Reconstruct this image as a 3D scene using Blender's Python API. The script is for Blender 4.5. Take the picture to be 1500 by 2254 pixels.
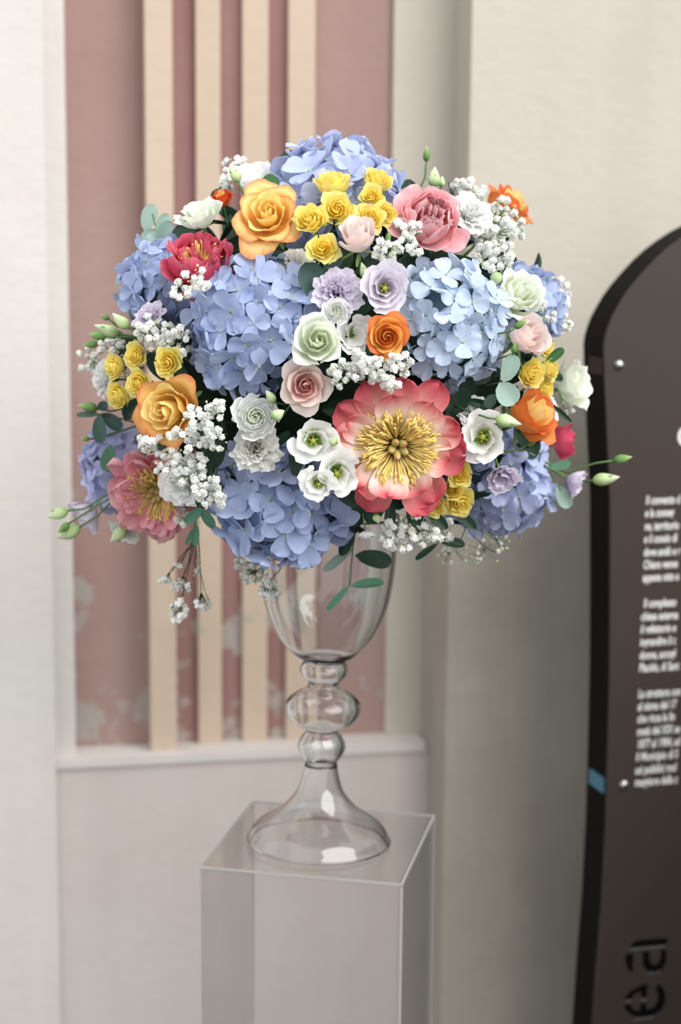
import bpy, math, random
from mathutils import Vector, Matrix, noise

# ---------------------------------------------------------------- clear
for o in list(bpy.data.objects):
    bpy.data.objects.remove(o)
SC = bpy.context.scene
COL = SC.collection
random.seed(7)

# ---------------------------------------------------------------- camera
W, H = 1500, 2254
FPX = 58.0 / 36.0 * H
CAM = Vector((0, 0, 1.55))
PITCH, ROLL = math.radians(8.8), math.radians(0.5)
RM = (Matrix.Rotation(math.pi / 2 - PITCH, 3, 'X') @ Matrix.Rotation(ROLL, 3, 'Z'))
cd = bpy.data.cameras.new('camera')
cam = bpy.data.objects.new('camera', cd)
COL.objects.link(cam)
cam.matrix_world = Matrix.Translation(CAM) @ RM.to_4x4()
cd.sensor_fit = 'VERTICAL'
cd.sensor_height = 36.0
cd.sensor_width = 24.0
cd.lens = 58.0
cd.clip_start = 0.05
cd.dof.use_dof = True
cd.dof.focus_distance = 1.93
cd.dof.aperture_fstop = 2.6
SC.camera = cam

# ---------------------------------------------------------------- world, sun, exposure
wd = bpy.data.worlds.new('sky')
SC.world = wd
wd.use_nodes = True
bg = wd.node_tree.nodes['Background']
bg.inputs[0].default_value = (0.93, 0.97, 1.0, 1)
bg.inputs[1].default_value = 1.0
sd = bpy.data.lights.new('sun', 'SUN')
sun = bpy.data.objects.new('sun', sd)
COL.objects.link(sun)
sd.energy = 2.2
sd.angle = math.radians(50)
sd.color = (1.0, 0.97, 0.92)
sun.rotation_euler = Vector((-0.66, 0.72, -0.85)).to_track_quat('-Z', 'Y').to_euler()
SC.view_settings.view_transform = 'Standard'
SC.view_settings.look = 'None'
SC.view_settings.gamma = 1.0
SC.view_settings.use_curve_mapping = False
SC.view_settings.exposure = 0.55


# ---------------------------------------------------------------- pixel helpers
def ray(px, py):
    return RM @ Vector(((px - W / 2) / FPX, -(py - H / 2) / FPX, -1.0))


def at(px, py, Y):
    d = ray(px, py)
    return CAM + d * (Y / d.y)


def on_plane(px, py, p0, n):
    d = ray(px, py)
    return CAM + d * ((p0 - CAM).dot(n) / d.dot(n))


def pxsize(P):
    """metres per pixel at a world point"""
    return (RM.transposed() @ (P - CAM)).z / -FPX


# ---------------------------------------------------------------- materials
def lin(c):
    c = c / 255.0
    return c / 12.92 if c <= 0.04045 else ((c + 0.055) / 1.055) ** 2.4


def rgb(t):
    return (lin(t[0]), lin(t[1]), lin(t[2]), 1.0)


MATS = {}


def new_mat(name):
    m = bpy.data.materials.new(name)
    m.use_nodes = True
    nt = m.node_tree
    for n in list(nt.nodes):
        nt.nodes.remove(n)
    out = nt.nodes.new('ShaderNodeOutputMaterial')
    return m, nt, out


def N(nt, kind, **kw):
    n = nt.nodes.new(kind)
    for k, v in kw.items():
        if k.startswith('i_'):
            key = k[2:]
            n.inputs[int(key) if key.isdigit() else key].default_value = v
        else:
            setattr(n, k, v)
    return n


def ramp_node(nt, stops, interp='LINEAR'):
    r = nt.nodes.new('ShaderNodeValToRGB')
    r.color_ramp.interpolation = interp
    els = r.color_ramp.elements
    while len(els) < len(stops):
        els.new(0.5)
    for e, (p, c) in zip(els, stops):
        e.position = p
        e.color = c if len(c) == 4 else rgb(c)
    return r


def petal_mat(name, stops, trans=0.3, vein=0.12, wob=0.10, rough=0.6, vary=0.10, vs=(26, 1.6)):
    """colour runs from the foot of the petal (0) to its rim (1)"""
    if name in MATS:
        return MATS[name]
    m, nt, out = new_mat(name)
    L = nt.links.new
    uv = N(nt, 'ShaderNodeTexCoord')
    sep = N(nt, 'ShaderNodeSeparateXYZ')
    L(uv.outputs['UV'], sep.inputs[0])
    mp = N(nt, 'ShaderNodeMapping')
    mp.inputs['Scale'].default_value = (vs[0], vs[1], 1)
    L(uv.outputs['UV'], mp.inputs[0])
    oi = N(nt, 'ShaderNodeObjectInfo')
    addv = N(nt, 'ShaderNodeVectorMath', operation='ADD')
    L(mp.outputs[0], addv.inputs[0])
    comb = N(nt, 'ShaderNodeCombineXYZ')
    mul = N(nt, 'ShaderNodeMath', operation='MULTIPLY')
    mul.inputs[1].default_value = 40
    L(oi.outputs['Random'], mul.inputs[0])
    L(mul.outputs[0], comb.inputs[2])
    L(comb.outputs[0], addv.inputs[1])
    ns = N(nt, 'ShaderNodeTexNoise')
    ns.inputs['Scale'].default_value = 1.0
    ns.inputs['Detail'].default_value = 3.0
    L(addv.outputs[0], ns.inputs['Vector'])
    sub = N(nt, 'ShaderNodeMath', operation='SUBTRACT')
    sub.inputs[1].default_value = 0.5
    L(ns.outputs[0], sub.inputs[0])
    mw = N(nt, 'ShaderNodeMath', operation='MULTIPLY_ADD')
    mw.inputs[1].default_value = wob * 2
    L(sub.outputs[0], mw.inputs[0])
    L(sep.outputs[1], mw.inputs[2])
    r = ramp_node(nt, stops)
    L(mw.outputs[0], r.inputs[0])
    # vein darkening and per-petal variation
    mv = N(nt, 'ShaderNodeMath', operation='MULTIPLY_ADD')
    mv.inputs[1].default_value = vein * 2
    mv.inputs[2].default_value = 1.0
    L(sub.outputs[0], mv.inputs[0])
    mr = N(nt, 'ShaderNodeMapRange')
    mr.inputs[3].default_value = 1 - vary
    mr.inputs[4].default_value = 1 + vary * 0.5
    L(oi.outputs['Random'], mr.inputs[0])
    mm = N(nt, 'ShaderNodeMath', operation='MULTIPLY')
    L(mv.outputs[0], mm.inputs[0])
    L(mr.outputs[0], mm.inputs[1])
    hsv = N(nt, 'ShaderNodeHueSaturation')
    L(mm.outputs[0], hsv.inputs['Value'])
    L(r.outputs[0], hsv.inputs['Color'])
    pb = N(nt, 'ShaderNodeBsdfPrincipled')
    pb.inputs['Roughness'].default_value = rough
    pb.inputs['Specular IOR Level'].default_value = 0.25
    L(hsv.outputs[0], pb.inputs['Base Color'])
    bump = N(nt, 'ShaderNodeBump')
    bump.inputs['Strength'].default_value = 0.12
    bump.inputs['Distance'].default_value = 0.002
    L(ns.outputs[0], bump.inputs['Height'])
    L(bump.outputs[0], pb.inputs['Normal'])
    tr = N(nt, 'ShaderNodeBsdfTranslucent')
    L(hsv.outputs[0], tr.inputs[0])
    mx = N(nt, 'ShaderNodeMixShader')
    mx.inputs[0].default_value = trans
    L(pb.outputs[0], mx.inputs[1])
    L(tr.outputs[0], mx.inputs[2])
    L(mx.outputs[0], out.inputs[0])
    MATS[name] = m
    return m


def plain_mat(name, col, rough=0.6, spec=0.3, metal=0.0, trans=0.0, noise_amt=0.08, scale=30.0, bump=0.0):
    if name in MATS:
        return MATS[name]
    m, nt, out = new_mat(name)
    L = nt.links.new
    tc = N(nt, 'ShaderNodeTexCoord')
    ns = N(nt, 'ShaderNodeTexNoise')
    ns.inputs['Scale'].default_value = scale
    ns.inputs['Detail'].default_value = 4
    L(tc.outputs['Object'], ns.inputs['Vector'])
    mr = N(nt, 'ShaderNodeMapRange')
    mr.inputs[3].default_value = 1 - noise_amt
    mr.inputs[4].default_value = 1 + noise_amt
    L(ns.outputs[0], mr.inputs[0])
    hsv = N(nt, 'ShaderNodeHueSaturation')
    hsv.inputs['Color'].default_value = rgb(col)
    L(mr.outputs[0], hsv.inputs['Value'])
    pb = N(nt, 'ShaderNodeBsdfPrincipled')
    pb.inputs['Roughness'].default_value = rough
    pb.inputs['Specular IOR Level'].default_value = spec
    pb.inputs['Metallic'].default_value = metal
    L(hsv.outputs[0], pb.inputs['Base Color'])
    if bump:
        b = N(nt, 'ShaderNodeBump')
        b.inputs['Strength'].default_value = bump
        b.inputs['Distance'].default_value = 0.003
        L(ns.outputs[0], b.inputs['Height'])
        L(b.outputs[0], pb.inputs['Normal'])
    last = pb
    if trans:
        tr = N(nt, 'ShaderNodeBsdfTranslucent')
        L(hsv.outputs[0], tr.inputs[0])
        mx = N(nt, 'ShaderNodeMixShader')
        mx.inputs[0].default_value = trans
        L(pb.outputs[0], mx.inputs[1])
        L(tr.outputs[0], mx.inputs[2])
        last = mx
    L(last.outputs[0], out.inputs[0])
    MATS[name] = m
    return m


def plaster_mat(name, base, stain, patch=None, stain_amt=0.5, patch_lo=0.66, scale=2.2, patch_scale=9.0, streak=True):
    """lime plaster: broad blotches, vertical run marks, and flaked patches"""
    m, nt, out = new_mat(name)
    L = nt.links.new
    tc = N(nt, 'ShaderNodeTexCoord')
    n1 = N(nt, 'ShaderNodeTexNoise')
    n1.inputs['Scale'].default_value = scale
    n1.inputs['Detail'].default_value = 6
    n1.inputs['Roughness'].default_value = 0.62
    L(tc.outputs['Object'], n1.inputs['Vector'])
    r1 = ramp_node(nt, [(0.38, (0, 0, 0, 1)), (0.72, (1, 1, 1, 1))])
    L(n1.outputs[0], r1.inputs[0])
    mul = N(nt, 'ShaderNodeMath', operation='MULTIPLY')
    mul.inputs[1].default_value = stain_amt
    L(r1.outputs[0], mul.inputs[0])
    mx = N(nt, 'ShaderNodeMixRGB')
    mx.inputs[1].default_value = rgb(base)
    mx.inputs[2].default_value = rgb(stain)
    L(mul.outputs[0], mx.inputs[0])
    colr = mx.outputs[0]
    if streak:
        mp = N(nt, 'ShaderNodeMapping')
        mp.inputs['Scale'].default_value = (14, 14, 0.8)
        L(tc.outputs['Object'], mp.inputs[0])
        n3 = N(nt, 'ShaderNodeTexNoise')
        n3.inputs['Scale'].default_value = 1.0
        n3.inputs['Detail'].default_value = 4
        L(mp.outputs[0], n3.inputs['Vector'])
        mr = N(nt, 'ShaderNodeMapRange')
        mr.inputs[3].default_value = 0.93
        mr.inputs[4].default_value = 1.06
        L(n3.outputs[0], mr.inputs[0])
        hs = N(nt, 'ShaderNodeHueSaturation')
        L(mr.outputs[0], hs.inputs['Value'])
        L(colr, hs.inputs['Color'])
        colr = hs.outputs[0]
    if patch:
        n2 = N(nt, 'ShaderNodeTexNoise')
        n2.inputs['Scale'].default_value = patch_scale
        n2.inputs['Detail'].default_value = 5
        n2.inputs['Roughness'].default_value = 0.6
        L(tc.outputs['Object'], n2.inputs['Vector'])
        sz = N(nt, 'ShaderNodeSeparateXYZ')
        L(tc.outputs['Object'], sz.inputs[0])
        # rising damp flakes the paint near the sill
        hz = N(nt, 'ShaderNodeMapRange')
        hz.inputs[1].default_value = 0.85
        hz.inputs[2].default_value = 1.75
        hz.inputs[3].default_value = 0.12
        hz.inputs[4].default_value = -0.03
        L(sz.outputs[2], hz.inputs[0])
        ad = N(nt, 'ShaderNodeMath', operation='ADD')
        L(n2.outputs[0], ad.inputs[0])
        L(hz.outputs[0], ad.inputs[1])
        r2 = ramp_node(nt, [(patch_lo, (0, 0, 0, 1)), (patch_lo + 0.05, (1, 1, 1, 1))])
        L(ad.outputs[0], r2.inputs[0])
        m2 = N(nt, 'ShaderNodeMixRGB')
        L(r2.outputs[0], m2.inputs[0])
        L(colr, m2.inputs[1])
        m2.inputs[2].default_value = rgb(patch)
        colr = m2.outputs[0]
    pb = N(nt, 'ShaderNodeBsdfPrincipled')
    pb.inputs['Roughness'].default_value = 0.9
    pb.inputs['Specular IOR Level'].default_value = 0.15
    L(colr, pb.inputs['Base Color'])
    nb = N(nt, 'ShaderNodeTexNoise')
    nb.inputs['Scale'].default_value = 45
    nb.inputs['Detail'].default_value = 6
    L(tc.outputs['Object'], nb.inputs['Vector'])
    b = N(nt, 'ShaderNodeBump')
    b.inputs['Strength'].default_value = 0.35
    b.inputs['Distance'].default_value = 0.004
    L(nb.outputs[0], b.inputs['Height'])
    L(b.outputs[0], pb.inputs['Normal'])
    L(pb.outputs[0], out.inputs[0])
    return m


def glass_mat(name, col=(1, 1, 1), ior=1.45, rough=0.0):
    m, nt, out = new_mat(name)
    pb = N(nt, 'ShaderNodeBsdfPrincipled')
    pb.inputs['Base Color'].default_value = (*col, 1)
    pb.inputs['Specular IOR Level'].default_value = 0.5
    pb.inputs['Roughness'].default_value = rough
    pb.inputs['IOR'].default_value = ior
    pb.inputs['Transmission Weight'].default_value = 1.0
    va = N(nt, 'ShaderNodeVolumeAbsorption')
    va.inputs[0].default_value = (0.55, 0.64, 0.68, 1)
    va.inputs[1].default_value = 22.0
    nt.links.new(va.outputs[0], out.inputs['Volume'])
    nt.links.new(pb.outputs[0], out.inputs[0])
    return m


def sheet_mat(name, tint, gloss_rough=0.05, haze=0.06):
    """thin clear acrylic sheet: mostly transparent, a fresnel gloss and a little surface haze"""
    m, nt, out = new_mat(name)
    L = nt.links.new
    tp = N(nt, 'ShaderNodeBsdfTransparent')
    tp.inputs[0].default_value = (*tint, 1)
    gl = N(nt, 'ShaderNodeBsdfGlossy')
    gl.inputs['Roughness'].default_value = gloss_rough
    fr = N(nt, 'ShaderNodeFresnel')
    ge = N(nt, 'ShaderNodeNewGeometry')
    io = N(nt, 'ShaderNodeMapRange')
    io.inputs[3].default_value = 1.4
    io.inputs[4].default_value = 1 / 1.4
    L(ge.outputs['Backfacing'], io.inputs[0])
    L(io.outputs[0], fr.inputs[0])
    tc = N(nt, 'ShaderNodeTexCoord')
    ns = N(nt, 'ShaderNodeTexNoise')
    ns.inputs['Scale'].default_value = 6
    L(tc.outputs['Object'], ns.inputs['Vector'])
    df = N(nt, 'ShaderNodeBsdfDiffuse')
    df.inputs[0].default_value = (0.75, 0.75, 0.76, 1)
    hz = N(nt, 'ShaderNodeMath', operation='MULTIPLY')
    hz.inputs[1].default_value = haze * 2
    L(ns.outputs[0], hz.inputs[0])
    m1 = N(nt, 'ShaderNodeMixShader')
    L(hz.outputs[0], m1.inputs[0])
    L(tp.outputs[0], m1.inputs[1])
    L(df.outputs[0], m1.inputs[2])
    m2 = N(nt, 'ShaderNodeMixShader')
    L(fr.outputs[0], m2.inputs[0])
    L(m1.outputs[0], m2.inputs[1])
    L(gl.outputs[0], m2.inputs[2])
    L(m2.outputs[0], out.inputs[0])
    return m


# ---------------------------------------------------------------- mesh helpers
def mesh(name, verts, faces, mat=None, uvs=None, smooth=False):
    me = bpy.data.meshes.new(name)
    me.from_pydata([tuple(v) for v in verts], [], faces)
    if uvs is not None:
        ul = me.uv_layers.new(name='UVMap')
        flat = []
        for l in me.loops:
            flat.extend(uvs[l.vertex_index])
        ul.data.foreach_set('uv', flat)
    if mat is not None:
        me.materials.append(mat)
    if smooth:
        me.polygons.foreach_set('use_smooth', [True] * len(me.polygons))
    me.update()
    return me


def link(name, me, parent=None, mw=None):
    o = bpy.data.objects.new(name, me)
    COL.objects.link(o)
    if parent is not None:
        o.parent = parent
    if mw is not None:
        o.matrix_basis = mw
    return o


def empty(name, mw):
    o = bpy.data.objects.new(name, None)
    o.empty_display_size = 0.02
    COL.objects.link(o)
    o.matrix_basis = mw
    return o


def tag(o, label, cat, group=None, kind=None):
    o['label'] = label
    o['category'] = cat
    if group:
        o['group'] = group
    if kind:
        o['kind'] = kind
    return o


def struct(name, me, parent=None):
    o = link(name, me, parent)
    o['kind'] = 'structure'
    return o


def grid(name, nu, nv, fn, mat, ufn=None):
    vs, uvs, fs = [], [], []
    for i in range(nu + 1):
        u = i / nu
        if ufn:
            u = ufn(u)
        for j in range(nv + 1):
            v = -1 + 2 * j / nv
            vs.append(fn(u, v))
            uvs.append((v * 0.5 + 0.5, min(0.999, max(0.001, u))))
    for i in range(nu):
        for j in range(nv):
            a = i * (nv + 1) + j
            fs.append((a, a + 1, a + nv + 2, a + nv + 1))
    return mesh(name, vs, fs, mat, uvs, True)


def lathe(name, prof, seg, mat, twist=None, smooth=True):
    vs, fs, uvs = [], [], []
    n = len(prof)
    for i, (r, z) in enumerate(prof):
        for k in range(seg):
            a = 2 * math.pi * k / seg
            rr = r * (twist(i / (n - 1), a) if twist else 1)
            vs.append((rr * math.cos(a), rr * math.sin(a), z))
            uvs.append((k / seg, i / (n - 1)))
    for i in range(n - 1):
        for k in range(seg):
            k2 = (k + 1) % seg
            fs.append((i * seg + k, i * seg + k2, (i + 1) * seg + k2, (i + 1) * seg + k))
    return mesh(name, vs, fs, mat, uvs, smooth)


def tube_data(pts, radii, seg, vs, fs):
    """append a tube along pts to vs / fs"""
    base = len(vs)
    up = Vector((0.31, 0.77, 0.55))
    n = len(pts)
    for i in range(n):
        t = (pts[min(i + 1, n - 1)] - pts[max(i - 1, 0)])
        if t.length < 1e-9:
            t = Vector((0, 0, 1))
        t.normalize()
        x = t.cross(up)
        if x.length < 1e-3:
            x = t.cross(Vector((1, 0, 0)))
        x.normalize()
        y = t.cross(x)
        for k in range(seg):
            a = 2 * math.pi * k / seg
            vs.append(pts[i] + (x * math.cos(a) + y * math.sin(a)) * radii[i])
    for i in range(n - 1):
        for k in range(seg):
            k2 = (k + 1) % seg
            fs.append((base + i * seg + k, base + i * seg + k2, base + (i + 1) * seg + k2, base + (i + 1) * seg + k))
    fs.append(tuple(base + k for k in reversed(range(seg))))
    fs.append(tuple(base + (n - 1) * seg + k for k in range(seg)))


def tube(name, pts, radii, seg, mat):
    vs, fs = [], []
    tube_data([Vector(p) for p in pts], radii, seg, vs, fs)
    return mesh(name, vs, fs, mat, None, True)


def bez(a, b, c, n):
    return [a * (1 - t) ** 2 + b * 2 * t * (1 - t) + c * t * t for t in [i / n for i in range(n + 1)]]


def prism(name, poly, e1, e2, org, n, d0, d1, mat, smooth=False):
    """extrude a polygon given in (e1,e2) coordinates from offset d0 to d1 along n"""
    k = len(poly)
    vs = [org + e1 * a + e2 * b + n * d0 for a, b in poly] + [org + e1 * a + e2 * b + n * d1 for a, b in poly]
    fs = [tuple(range(k))[::-1], tuple(range(k, 2 * k))]
    for i in range(k):
        j = (i + 1) % k
        fs.append((i, j, k + j, k + i))
    return mesh(name, vs, fs, mat)


def basis(z, roll=0.0, ref=None):
    z = z.normalized()
    ref = ref or Vector((0, 0, 1))
    x = ref.cross(z)
    if x.length < 1e-3:
        x = Vector((1, 0, 0)).cross(z)
    x.normalize()
    y = z.cross(x)
    c, s = math.cos(roll), math.sin(roll)
    x2 = x * c + y * s
    y2 = y * c - x * s
    return Matrix((x2, y2, z)).transposed()


def frame(P, z, roll=0.0, s=1.0):
    return Matrix.Translation(P) @ basis(z, roll).to_4x4() @ Matrix.Scale(s, 4)


# ================================================================= THE SETTING
WA = math.radians(11.0)
WD = Vector((math.cos(WA), math.sin(WA), 0))        # along the wall, receding to the right
WN = Vector((math.sin(WA), -math.cos(WA), 0))       # out of the wall
W0 = at(500, 1127, 2.95)
W0.z = 0
ZUP = Vector((0, 0, 1))


def wall_s(px, py, off=0.0):
    P = on_plane(px, py, W0 + WN * off, WN)
    return (P - W0).dot(WD)


def wall_z(px, py, off=0.0):
    return on_plane(px, py, W0 + WN * off, WN).z


def wall_block(name, s0, s1, z0, z1, d0, d1, mat):
    return struct(name, prism(name, [(s0, z0), (s1, z0), (s1, z1), (s0, z1)], WD, ZUP, W0, WN, d0, d1, mat))


M_white = plaster_mat('white_lime_plaster', (206, 201, 197), (194, 184, 178), None, 0.6)
M_dado = plaster_mat('pinkish_white_plaster', (200, 192, 188), (190, 176, 170), None, 0.7, scale=1.6)
M_pink = plaster_mat('old_rose_plaster', (160, 134, 128), (150, 119, 113), (164, 156, 150), 0.7, 0.66)
M_red = plaster_mat('dark_rose_plaster', (152, 119, 115), (140, 101, 98), (168, 158, 152), 0.7, 0.65)
M_cream = plaster_mat('cream_stripe_plaster', (194, 175, 157), (184, 162, 142), (172, 166, 150), 0.5, 0.70)
M_ivory = plaster_mat('ivory_plaster', (190, 183, 171), (179, 171, 158), None, 0.6)
M_base = plaster_mat('shade_grey_plaster', (168, 161, 150), (150, 143, 132), None, 0.8, scale=3.0)  # pier base: part of the lower-right shade is put into this grey
M_ground = plaster_mat('stone_paving', (96, 90, 84), (80, 75, 70), None, 0.8, scale=5.0)

ztop = 3.6
zl = wall_z(340, 1640)                      # foot of the painted recess, on its back plane
s_band = wall_s(145, 300, 0.045)
s_pil = wall_s(97, 300, 0.06)
s_c0 = wall_s(862, 300, 0.0)
s_in_up = wall_s(1000, 300, 0.0)

# back of the recess in vertical bands
wall_block('wall_back', s_band - 0.3, s_in_up + 0.5, -0.02, ztop, -0.25, -0.012, M_pink)
edges = [316, 375, 430, 483, 532, 588, 632, 690]
wall_block('trim_1', s_band - 0.02, wall_s(318, 300, 0.0), zl - 0.02, ztop, -0.012, 0.0, M_pink)
for k in range(7):
    a, b = wall_s(edges[k], 300, 0.0), wall_s(edges[k + 1], 300, 0.0)
    if k % 2 == 0:
        wall_block('trim_%d' % (k + 2), a, b, zl - 0.02, ztop, -0.012, 0.05 if k == 0 else 0.016, M_cream)
    else:
        wall_block('trim_%d' % (k + 2), a, b, zl - 0.02, ztop, -0.012, 0.0, M_red)
wall_block('trim_9', wall_s(690, 300, 0.0), s_c0, zl - 0.02, ztop, -0.012, 0.0, M_pink)
wall_block('trim_10', s_c0, s_in_up + 0.3, zl - 0.02, ztop, -0.012, 0.012, M_ivory)
# left pier in two steps
wall_block('wall_left', s_pil - 1.6, s_pil, -0.02, ztop, -0.25, 0.085, M_white)
wall_block('trim_11', s_pil - 0.02, s_band, zl - 0.02, ztop, -0.2, 0.05, M_white)
# dado under the recess with its sill edge
wall_block('wall_dado', s_pil - 0.02, s_in_up + 0.2, -0.02, zl, -0.2, 0.072, M_dado)
wall_block('trim_12', s_pil - 0.005, wall_s(918, 1500, 0.0), zl - 0.012, zl + 0.003, 0.0, 0.078, M_white)
# right pier: shaft above, deeper base below
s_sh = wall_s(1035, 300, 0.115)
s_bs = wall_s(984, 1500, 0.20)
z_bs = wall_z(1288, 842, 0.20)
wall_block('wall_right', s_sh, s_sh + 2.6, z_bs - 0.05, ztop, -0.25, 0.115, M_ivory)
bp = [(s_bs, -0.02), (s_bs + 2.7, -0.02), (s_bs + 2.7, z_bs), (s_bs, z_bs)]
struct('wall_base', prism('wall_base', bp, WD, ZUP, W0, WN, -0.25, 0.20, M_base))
# paving
g = mesh('floor', [(-6, -6, 0), (6, -6, 0), (6, 5, 0), (-6, 5, 0), (-6, -6, -.1), (6, -6, -.1), (6, 5, -.1), (-6, 5, -.1)],
         [(0, 1, 2, 3), (4, 7, 6, 5), (0, 4, 5, 1), (1, 5, 6, 2), (2, 6, 7, 3), (3, 7, 4, 0)], M_ground)
struct('floor', g)

# unseen dark block added right of frame to shade the sign and lower wall
M_blocker = plaster_mat('dark_blocker', (58, 54, 50), (44, 42, 40), None, 0.8, scale=4.0)
pv = [(0.95, 0.9), (1.8, 0.9), (1.8, 2.55), (0.95, 2.55)]
struct('shade_blocker', prism('shade_blocker', pv, Vector((1, 0, 0)), Vector((0, 1, 0)), Vector((0, 0, 0)), ZUP, 0.0, 1.2, M_blocker))

# ================================================================= THE SIGN
SA = math.radians(15.8)
SD = Vector((math.cos(SA), math.sin(SA), 0))
SN = Vector((math.sin(SA), -math.cos(SA), 0))
S0 = at(1331, 780, 2.52)
S0.z = 0
M_bronze = plain_mat('brown_painted_metal', (62, 53, 49), 0.5, 0.25, 0.0, 0.0, 0.04, 60)
M_black = plain_mat('black_painted_metal', (5, 5, 5), 0.6, 0.08, 0.0, 0.0, 0.1, 40)
M_steel = plain_mat('steel_bolt', (190, 190, 188), 0.28, 0.5, 1.0, 0, 0.03, 80)
M_print = plain_mat('white_print', (225, 224, 222), 0.6, 0.2, 0, 0, 0.02, 40)
M_blue = plain_mat('blue_sticker', (70, 116, 138), 0.5, 0.3, 0, 0, 0.15, 60)
M_bracket = plain_mat('dark_red_bracket', (52, 36, 33), 0.6, 0.2, 0, 0, 0.05, 40)


def sgn(px, py, off=0.0):
    P = on_plane(px, py, S0 + SN * off, SN)
    return (P - S0).dot(SD), P.z


left = [(1306, 2254), (1314, 2142), (1326, 1995), (1335, 1823), (1339, 1681), (1344, 1495), (1345, 1308), (1345, 1100), (1340, 992),
        (1337, 926), (1332, 819), (1331, 761), (1334, 740), (1340, 721), (1349, 698), (1361, 676), (1376, 651), (1393, 628), (1419, 598),
        (1446, 569), (1472, 546), (1500, 525), (1530, 506), (1565, 488), (1605, 475), (1650, 469)]
lp = [sgn(*p) for p in left]
ax = lp[-1][0]
sl_ = (lp[0][0] - lp[2][0]) / (lp[2][1] - lp[0][1])
lp = [(lp[0][0] + sl_ * (lp[0][1] - z_) * 0.8, z_) for z_ in (0.02, 0.2)] + lp
poly = lp + [(2 * ax - s, z) for s, z in reversed(lp[:-1])]
sign = empty('information_sign', Matrix.Translation(S0 + SD * ax))
SI = sign.matrix_basis.inverted()


def sign_part(name, me, parent=sign):
    o = link(name, me, parent)
    o.matrix_basis = SI if parent is sign else Matrix()
    return o


sign_part('front_plate', prism('front_plate', poly, SD, ZUP, S0, SN, -0.004, 0.0, M_bronze))['label'] = 'brown metal front plate'
inner = [(ax + (s - ax) * 0.992, z * 0.999 if z > 0.1 else z) for s, z in poly]
sign_part('back_body', prism('back_body', inner, SD, ZUP, S0, SN, -0.082, -0.0045, M_black))['label'] = 'black body behind the plate'
for (px, py) in ((1363, 803), (1374, 1727)):
    s, z = sgn(px, py)
    for ss in (s, 2 * ax - s):
        prof = [(0.0001, 0.0065), (0.003, 0.0062), (0.006, 0.0045), (0.0078, 0.0015), (0.0082, 0.0), (0.0082, -0.002)]
        bo = link('bolt', lathe('bolt', prof, 14, M_steel), sign)
        bo.matrix_basis = SI @ frame(S0 + SD * ss + ZUP * z, SN)
# brackets and the sticker on the side of the body
def side_patch(name, y0, y1, d0, d1, mat):
    s0, z0 = sgn(1338, y1, -0.04)
    s1, z1 = sgn(1338, y0, -0.04)
    sl = 0.0
    for i in range(len(inner) - 1):
        if inner[i][1] <= (z0 + z1) / 2 <= inner[i + 1][1]:
            t = ((z0 + z1) / 2 - inner[i][1]) / (inner[i + 1][1] - inner[i][1])
            sl = inner[i][0] * (1 - t) + inner[i + 1][0] * t
            break
    p = [(sl - 0.0035, z0), (sl + 0.01, z0), (sl + 0.01, z1), (sl - 0.0035, z1)]
    return sign_part(name, prism(name, p, SD, ZUP, S0, SN, d0, d1, mat))


side_patch('bracket', 785, 822, -0.055, -0.005, M_bracket)
side_patch('sticker', 1700, 1732, -0.066, -0.012, M_blue)['label'] = 'light blue sticker on the black edge'


def sign_text(txt, px, py, hpx, xs=0.72, mat=M_print, shear=0.12, bold=0.012, rot=False, off=0.0006):
    """lettering printed on the plate; px,py is the left end of the baseline"""
    s, z = sgn(px, py)
    s2, z2 = sgn(px, py - hpx)
    cu = bpy.data.curves.new('lettering', 'FONT')
    cu.body = txt
    cu.size = (z2 - z) / 0.70
    cu.extrude = 0.0003
    cu.offset = bold * cu.size
    cu.shear = shear
    cu.materials.append(mat)
    tmp = bpy.data.objects.new('lettering_curve', cu)
    COL.objects.link(tmp)
    me = bpy.data.meshes.new_from_object(tmp.evaluated_get(bpy.context.evaluated_depsgraph_get()))
    bpy.data.objects.remove(tmp)
    o = link('lettering', me, sign)
    B = Matrix((SD, ZUP, SN)).transposed().to_4x4()
    o.matrix_basis = SI @ Matrix.Translation(S0 + SD * s + ZUP * z + SN * off) @ B @ (
        Matrix.Rotation(math.pi / 2, 4, 'Z') if rot else Matrix()) @ Matrix.Diagonal((xs, 1, 1, 1))
    return o


lines = [("Il convento d", 1422, 1110), ("e la conseg", 1420, 1138), ("ne, territorio", 1419, 1167), ("e il consio di", 1418, 1195),
         ("dove and\u00f2 e r", 1417, 1224), ("Chiara venne", 1416, 1252), ("appena otto a", 1415, 1280),
         ("Il complesso", 1417, 1337), ("chiesa esterna", 1411, 1366), ("il refettorio e", 1410, 1394), ("ingrandire il c", 1409, 1422),
         ("donne, accogl", 1408, 1451), ("Placido, di Sant", 1407, 1479),
         ("La struttura con", 1405, 1536), ("al sisma del 17", 1404, 1564), ("che ricca la lin", 1403, 1591), ("met\u00e0 del XIX se", 1402, 1619),
         ("1877 al 1984, ad", 1402, 1647), ("il Municipio di S", 1400, 1675), ("usi pubblici mol", 1398, 1704), ("maggiore della c", 1397, 1731)]
for t, x, y in lines:
    sign_text(t, x, y, 18.5, 0.58, bold=0.02)
sign_text("C", 1490, 982, 44, 0.9, shear=0, bold=0.02)
M_cut = plain_mat('dark_cut_letter', (5, 5, 6), 0.7, 0.1, 0, 0, 0.05, 40)
M_edgelight = plain_mat('painted_edge_light', (104, 104, 100), 0.5, 0.4, 0, 0, 0.05, 60)  # pale tone paints in the light caught on the plate's cut edges


def sign_shape(name, pts, mat, d1):
    """a flat shape on the plate, outline in tenths of the lettering field"""
    pl = [sgn(1350 + x * 0.1127, 2000 + y * 0.1127) for x, y in pts]
    return sign_part(name, prism(name, pl, SD, ZUP, S0, SN, 0.0002, d1, mat))


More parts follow.
